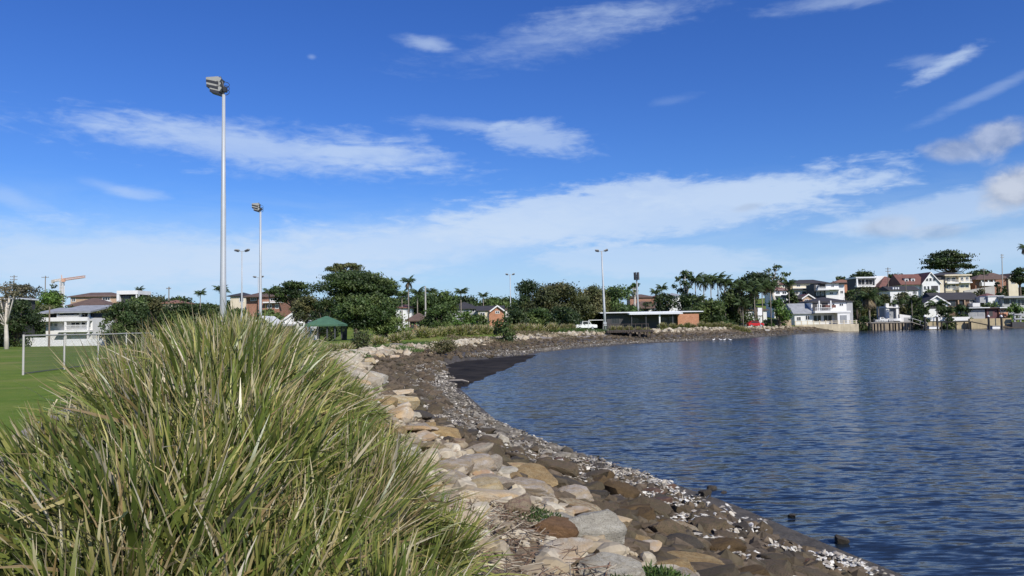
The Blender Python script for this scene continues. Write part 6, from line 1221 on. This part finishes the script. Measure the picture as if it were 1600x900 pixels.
for px in (1585, 1594, 1603): h.post(px, 492.2, 503, .1, .3, W_GREY)
jd = 196; h = House('jetty', 'low timber jetty on dark posts leading to a gangway', jd, 1400, cat='jetty'); h.root.location.z = 0; h.z0 = 0
for i in range(14): h.box('plank', 1360 + i * 4.6, 503.0, 1364.4 + i * 4.6, 504.2, 0, -2.2, DK)
for px in (1362, 1371, 1381, 1395, 1404, 1415, 1421):
    for b in (-.1, -1.9): h.part('post', MB().tube([(h.x(px), -b, -1.2), (h.x(px), -b, h.z(504.3))], .19, 8), PILE)
h.part('bearer', MB().box(h.x(1360), .05, h.z(505.4), h.x(1424), .25, h.z(504.3)), PILE); h.rail(1361, 1396, 499.5, 503, 0, PILE, 3, name='handrail')
q = h.root; mb = MB(); a = np.array((h.x(1424), -.4, h.z(503.4))); b = np.array((h.x(1447), -.6, h.z(511))); mb.prism([(a[0], a[2] - .15), (b[0], b[2] - .15), (b[0], b[2]), (a[0], a[2])], 'y', -.2, 1.0); h.part('gangway', mb, DK)
h.part('handrail', MB().tube([a + (0, 0, .9), b + (0, 0, .9)], .04, 6).tube([a, a + (0, 0, .9)], .03, 5).tube([b, b + (0, 0, .9)], .03, 5).tube([(a + b) / 2, (a + b) / 2 + (0, 0, .9)], .03, 5), TRIM)
for i, (px, lb) in enumerate(((1445, 'leftmost tall black mooring pile with white cap'), (1464, 'second tall black mooring pile with white cap'), (1544.5, 'third tall black mooring pile, right of the gap'), (1564.5, 'rightmost tall black mooring pile with white cap'))):
    qd = 195; q = PD(px, 495, qd); root = empty('mooring_pile', (q[0], qd, 0)); tag(root, lb, 'pile', 'capped mooring piles'); zt = q[2]; MB().tube([(0, 0, -1.4), (0, 0, zt)], .26, 10).build('pile', PILE, root); MB().tube([(0, 0, zt), (0, 0, zt + .18), (0, 0, zt + .5)], [.32, .32, .02], 10).build('cap', TRIM, root)
h = House('pontoon', 'white floating pontoon between the two left piles', 196, 1455, cat='pontoon'); h.root.location.z = 0; h.z0 = 0; h.box('deck', 1447, 509.2, 1463, 510.4, 1.2, -1.6, DK); h.box('float', 1447.3, 510.4, 1462.7, 514, 1.1, -1.5, TRIM)
h = House('walkway', 'thin dark walkway on posts before the white topped sea wall', 198, 1490, cat='walkway'); h.root.location.z = 0; h.z0 = 0; h.box('deck', 1466, 502.4, 1517, 503.4, .6, -.8, PILE)
for px in (1470, 1479, 1493, 1506, 1516): h.part('post', MB().tube([(h.x(px), 0, -1.2), (h.x(px), 0, h.z(503.4))], .15, 7), PILE)
h.part('gangway', MB().prism([(h.x(1517.2), h.z(503.6)), (h.x(1545), h.z(509.6)), (h.x(1545), h.z(508.8)), (h.x(1517.2), h.z(502.6))], 'y', -.4, .6), PILE)
h = House('pontoon', 'low pale pontoon between the two right piles', 196, 1554, cat='pontoon'); h.root.location.z = 0; h.z0 = 0; h.box('deck', 1546, 508.8, 1563, 510, 1.0, -1.4, DK); h.box('float', 1546.3, 510, 1562.7, 513.6, .9, -1.3, TRIM)
def boat(label, px, py, d, L, cab=True):
    q = PD(px, py, d); root = empty('moored_boat', (q[0], d, q[2])); tag(root, label, 'boat'); mb = MB(); n = 9; V = []; rows = []
    for i in range(n):
        s = i / (n - 1); x = -L / 2 + L * s; w = L * .17 * (1 - max(0, (s - .45) / .55) ** 2.2); z = .62 + .28 * s ** 2; rows.append([(x, -w, z), (x, -w * .8, .12), (x, 0, 0), (x, w * .8, .12), (x, w, z)])
    V = [p for r in rows for p in r]; Fc = [(i * 5 + j, (i + 1) * 5 + j, (i + 1) * 5 + j + 1, i * 5 + j + 1) for i in range(n - 1) for j in range(4)] + [(0, 1, 2, 3, 4)] + [(i * 5, i * 5 + 4, (i + 1) * 5 + 4, (i + 1) * 5) for i in range(n - 1)]
    mb.poly(V, Fc).build('hull', TRIM, root)
    if cab: MB().prism([(-L * .18, .6), (L * .2, .7), (L * .06, 1.25), (-L * .16, 1.25)], 'y', -.5, .5).build('cabin', TRIM, root); MB().prism([(-L * .12, .85), (L * .13, .88), (L * .04, 1.16), (-L * .11, 1.16)], 'y', -.515, .515).build('cabin_window', GL, root)
    MB().box(-L / 2 - .25, -.15, .3, -L / 2 + .05, .15, .95).build('outboard_motor', TRIM_D, root)
boat('small white boat on the slip left of the columned house', 1378, 503, 204, 4.0); boat('white runabout beside the white columned house', 1398, 502, 204, 3.6, False)
# birds
def bird(label, px, py, rz):
    x, y = P(px, py, .03); root = empty('gull', (x, y, tz(x, y) if not inside(np.array([x]), np.array([y]), WL)[0] else -.02), rz); tag(root, label, 'bird', 'white birds at the far water edge'); s = 1.0
    V = []; n = 8; mb = MB(); mb.tube([(-.26 * s, 0, .20 * s), (-.16 * s, 0, .20 * s), (0, 0, .20 * s), (.12 * s, 0, .24 * s), (.17 * s, 0, .32 * s), (.21 * s, 0, .35 * s), (.25 * s, 0, .345 * s), (.31 * s, 0, .33 * s)], [.008 * s, .05 * s, .09 * s, .075 * s, .045 * s, .05 * s, .03 * s, .004 * s], 8); mb.build('body', TRIM, root, smooth=True)
    for yy in (-.03, .03): MB().tube([(0, yy * s, -.05), (0, yy * s, .14 * s)], .012 * s, 5).build('leg', W_ORANGE, root)
for px, rz, lb in ((1115, .3, 'leftmost of the four white birds standing in the far shallows'), (1126, 2.6, 'second white bird from the left in the far shallows'), (1132, .1, 'third white bird from the left in the far shallows'), (1141, 2.9, 'rightmost of the four white birds in the far shallows')): bird(lb, px, 532.5, rz)
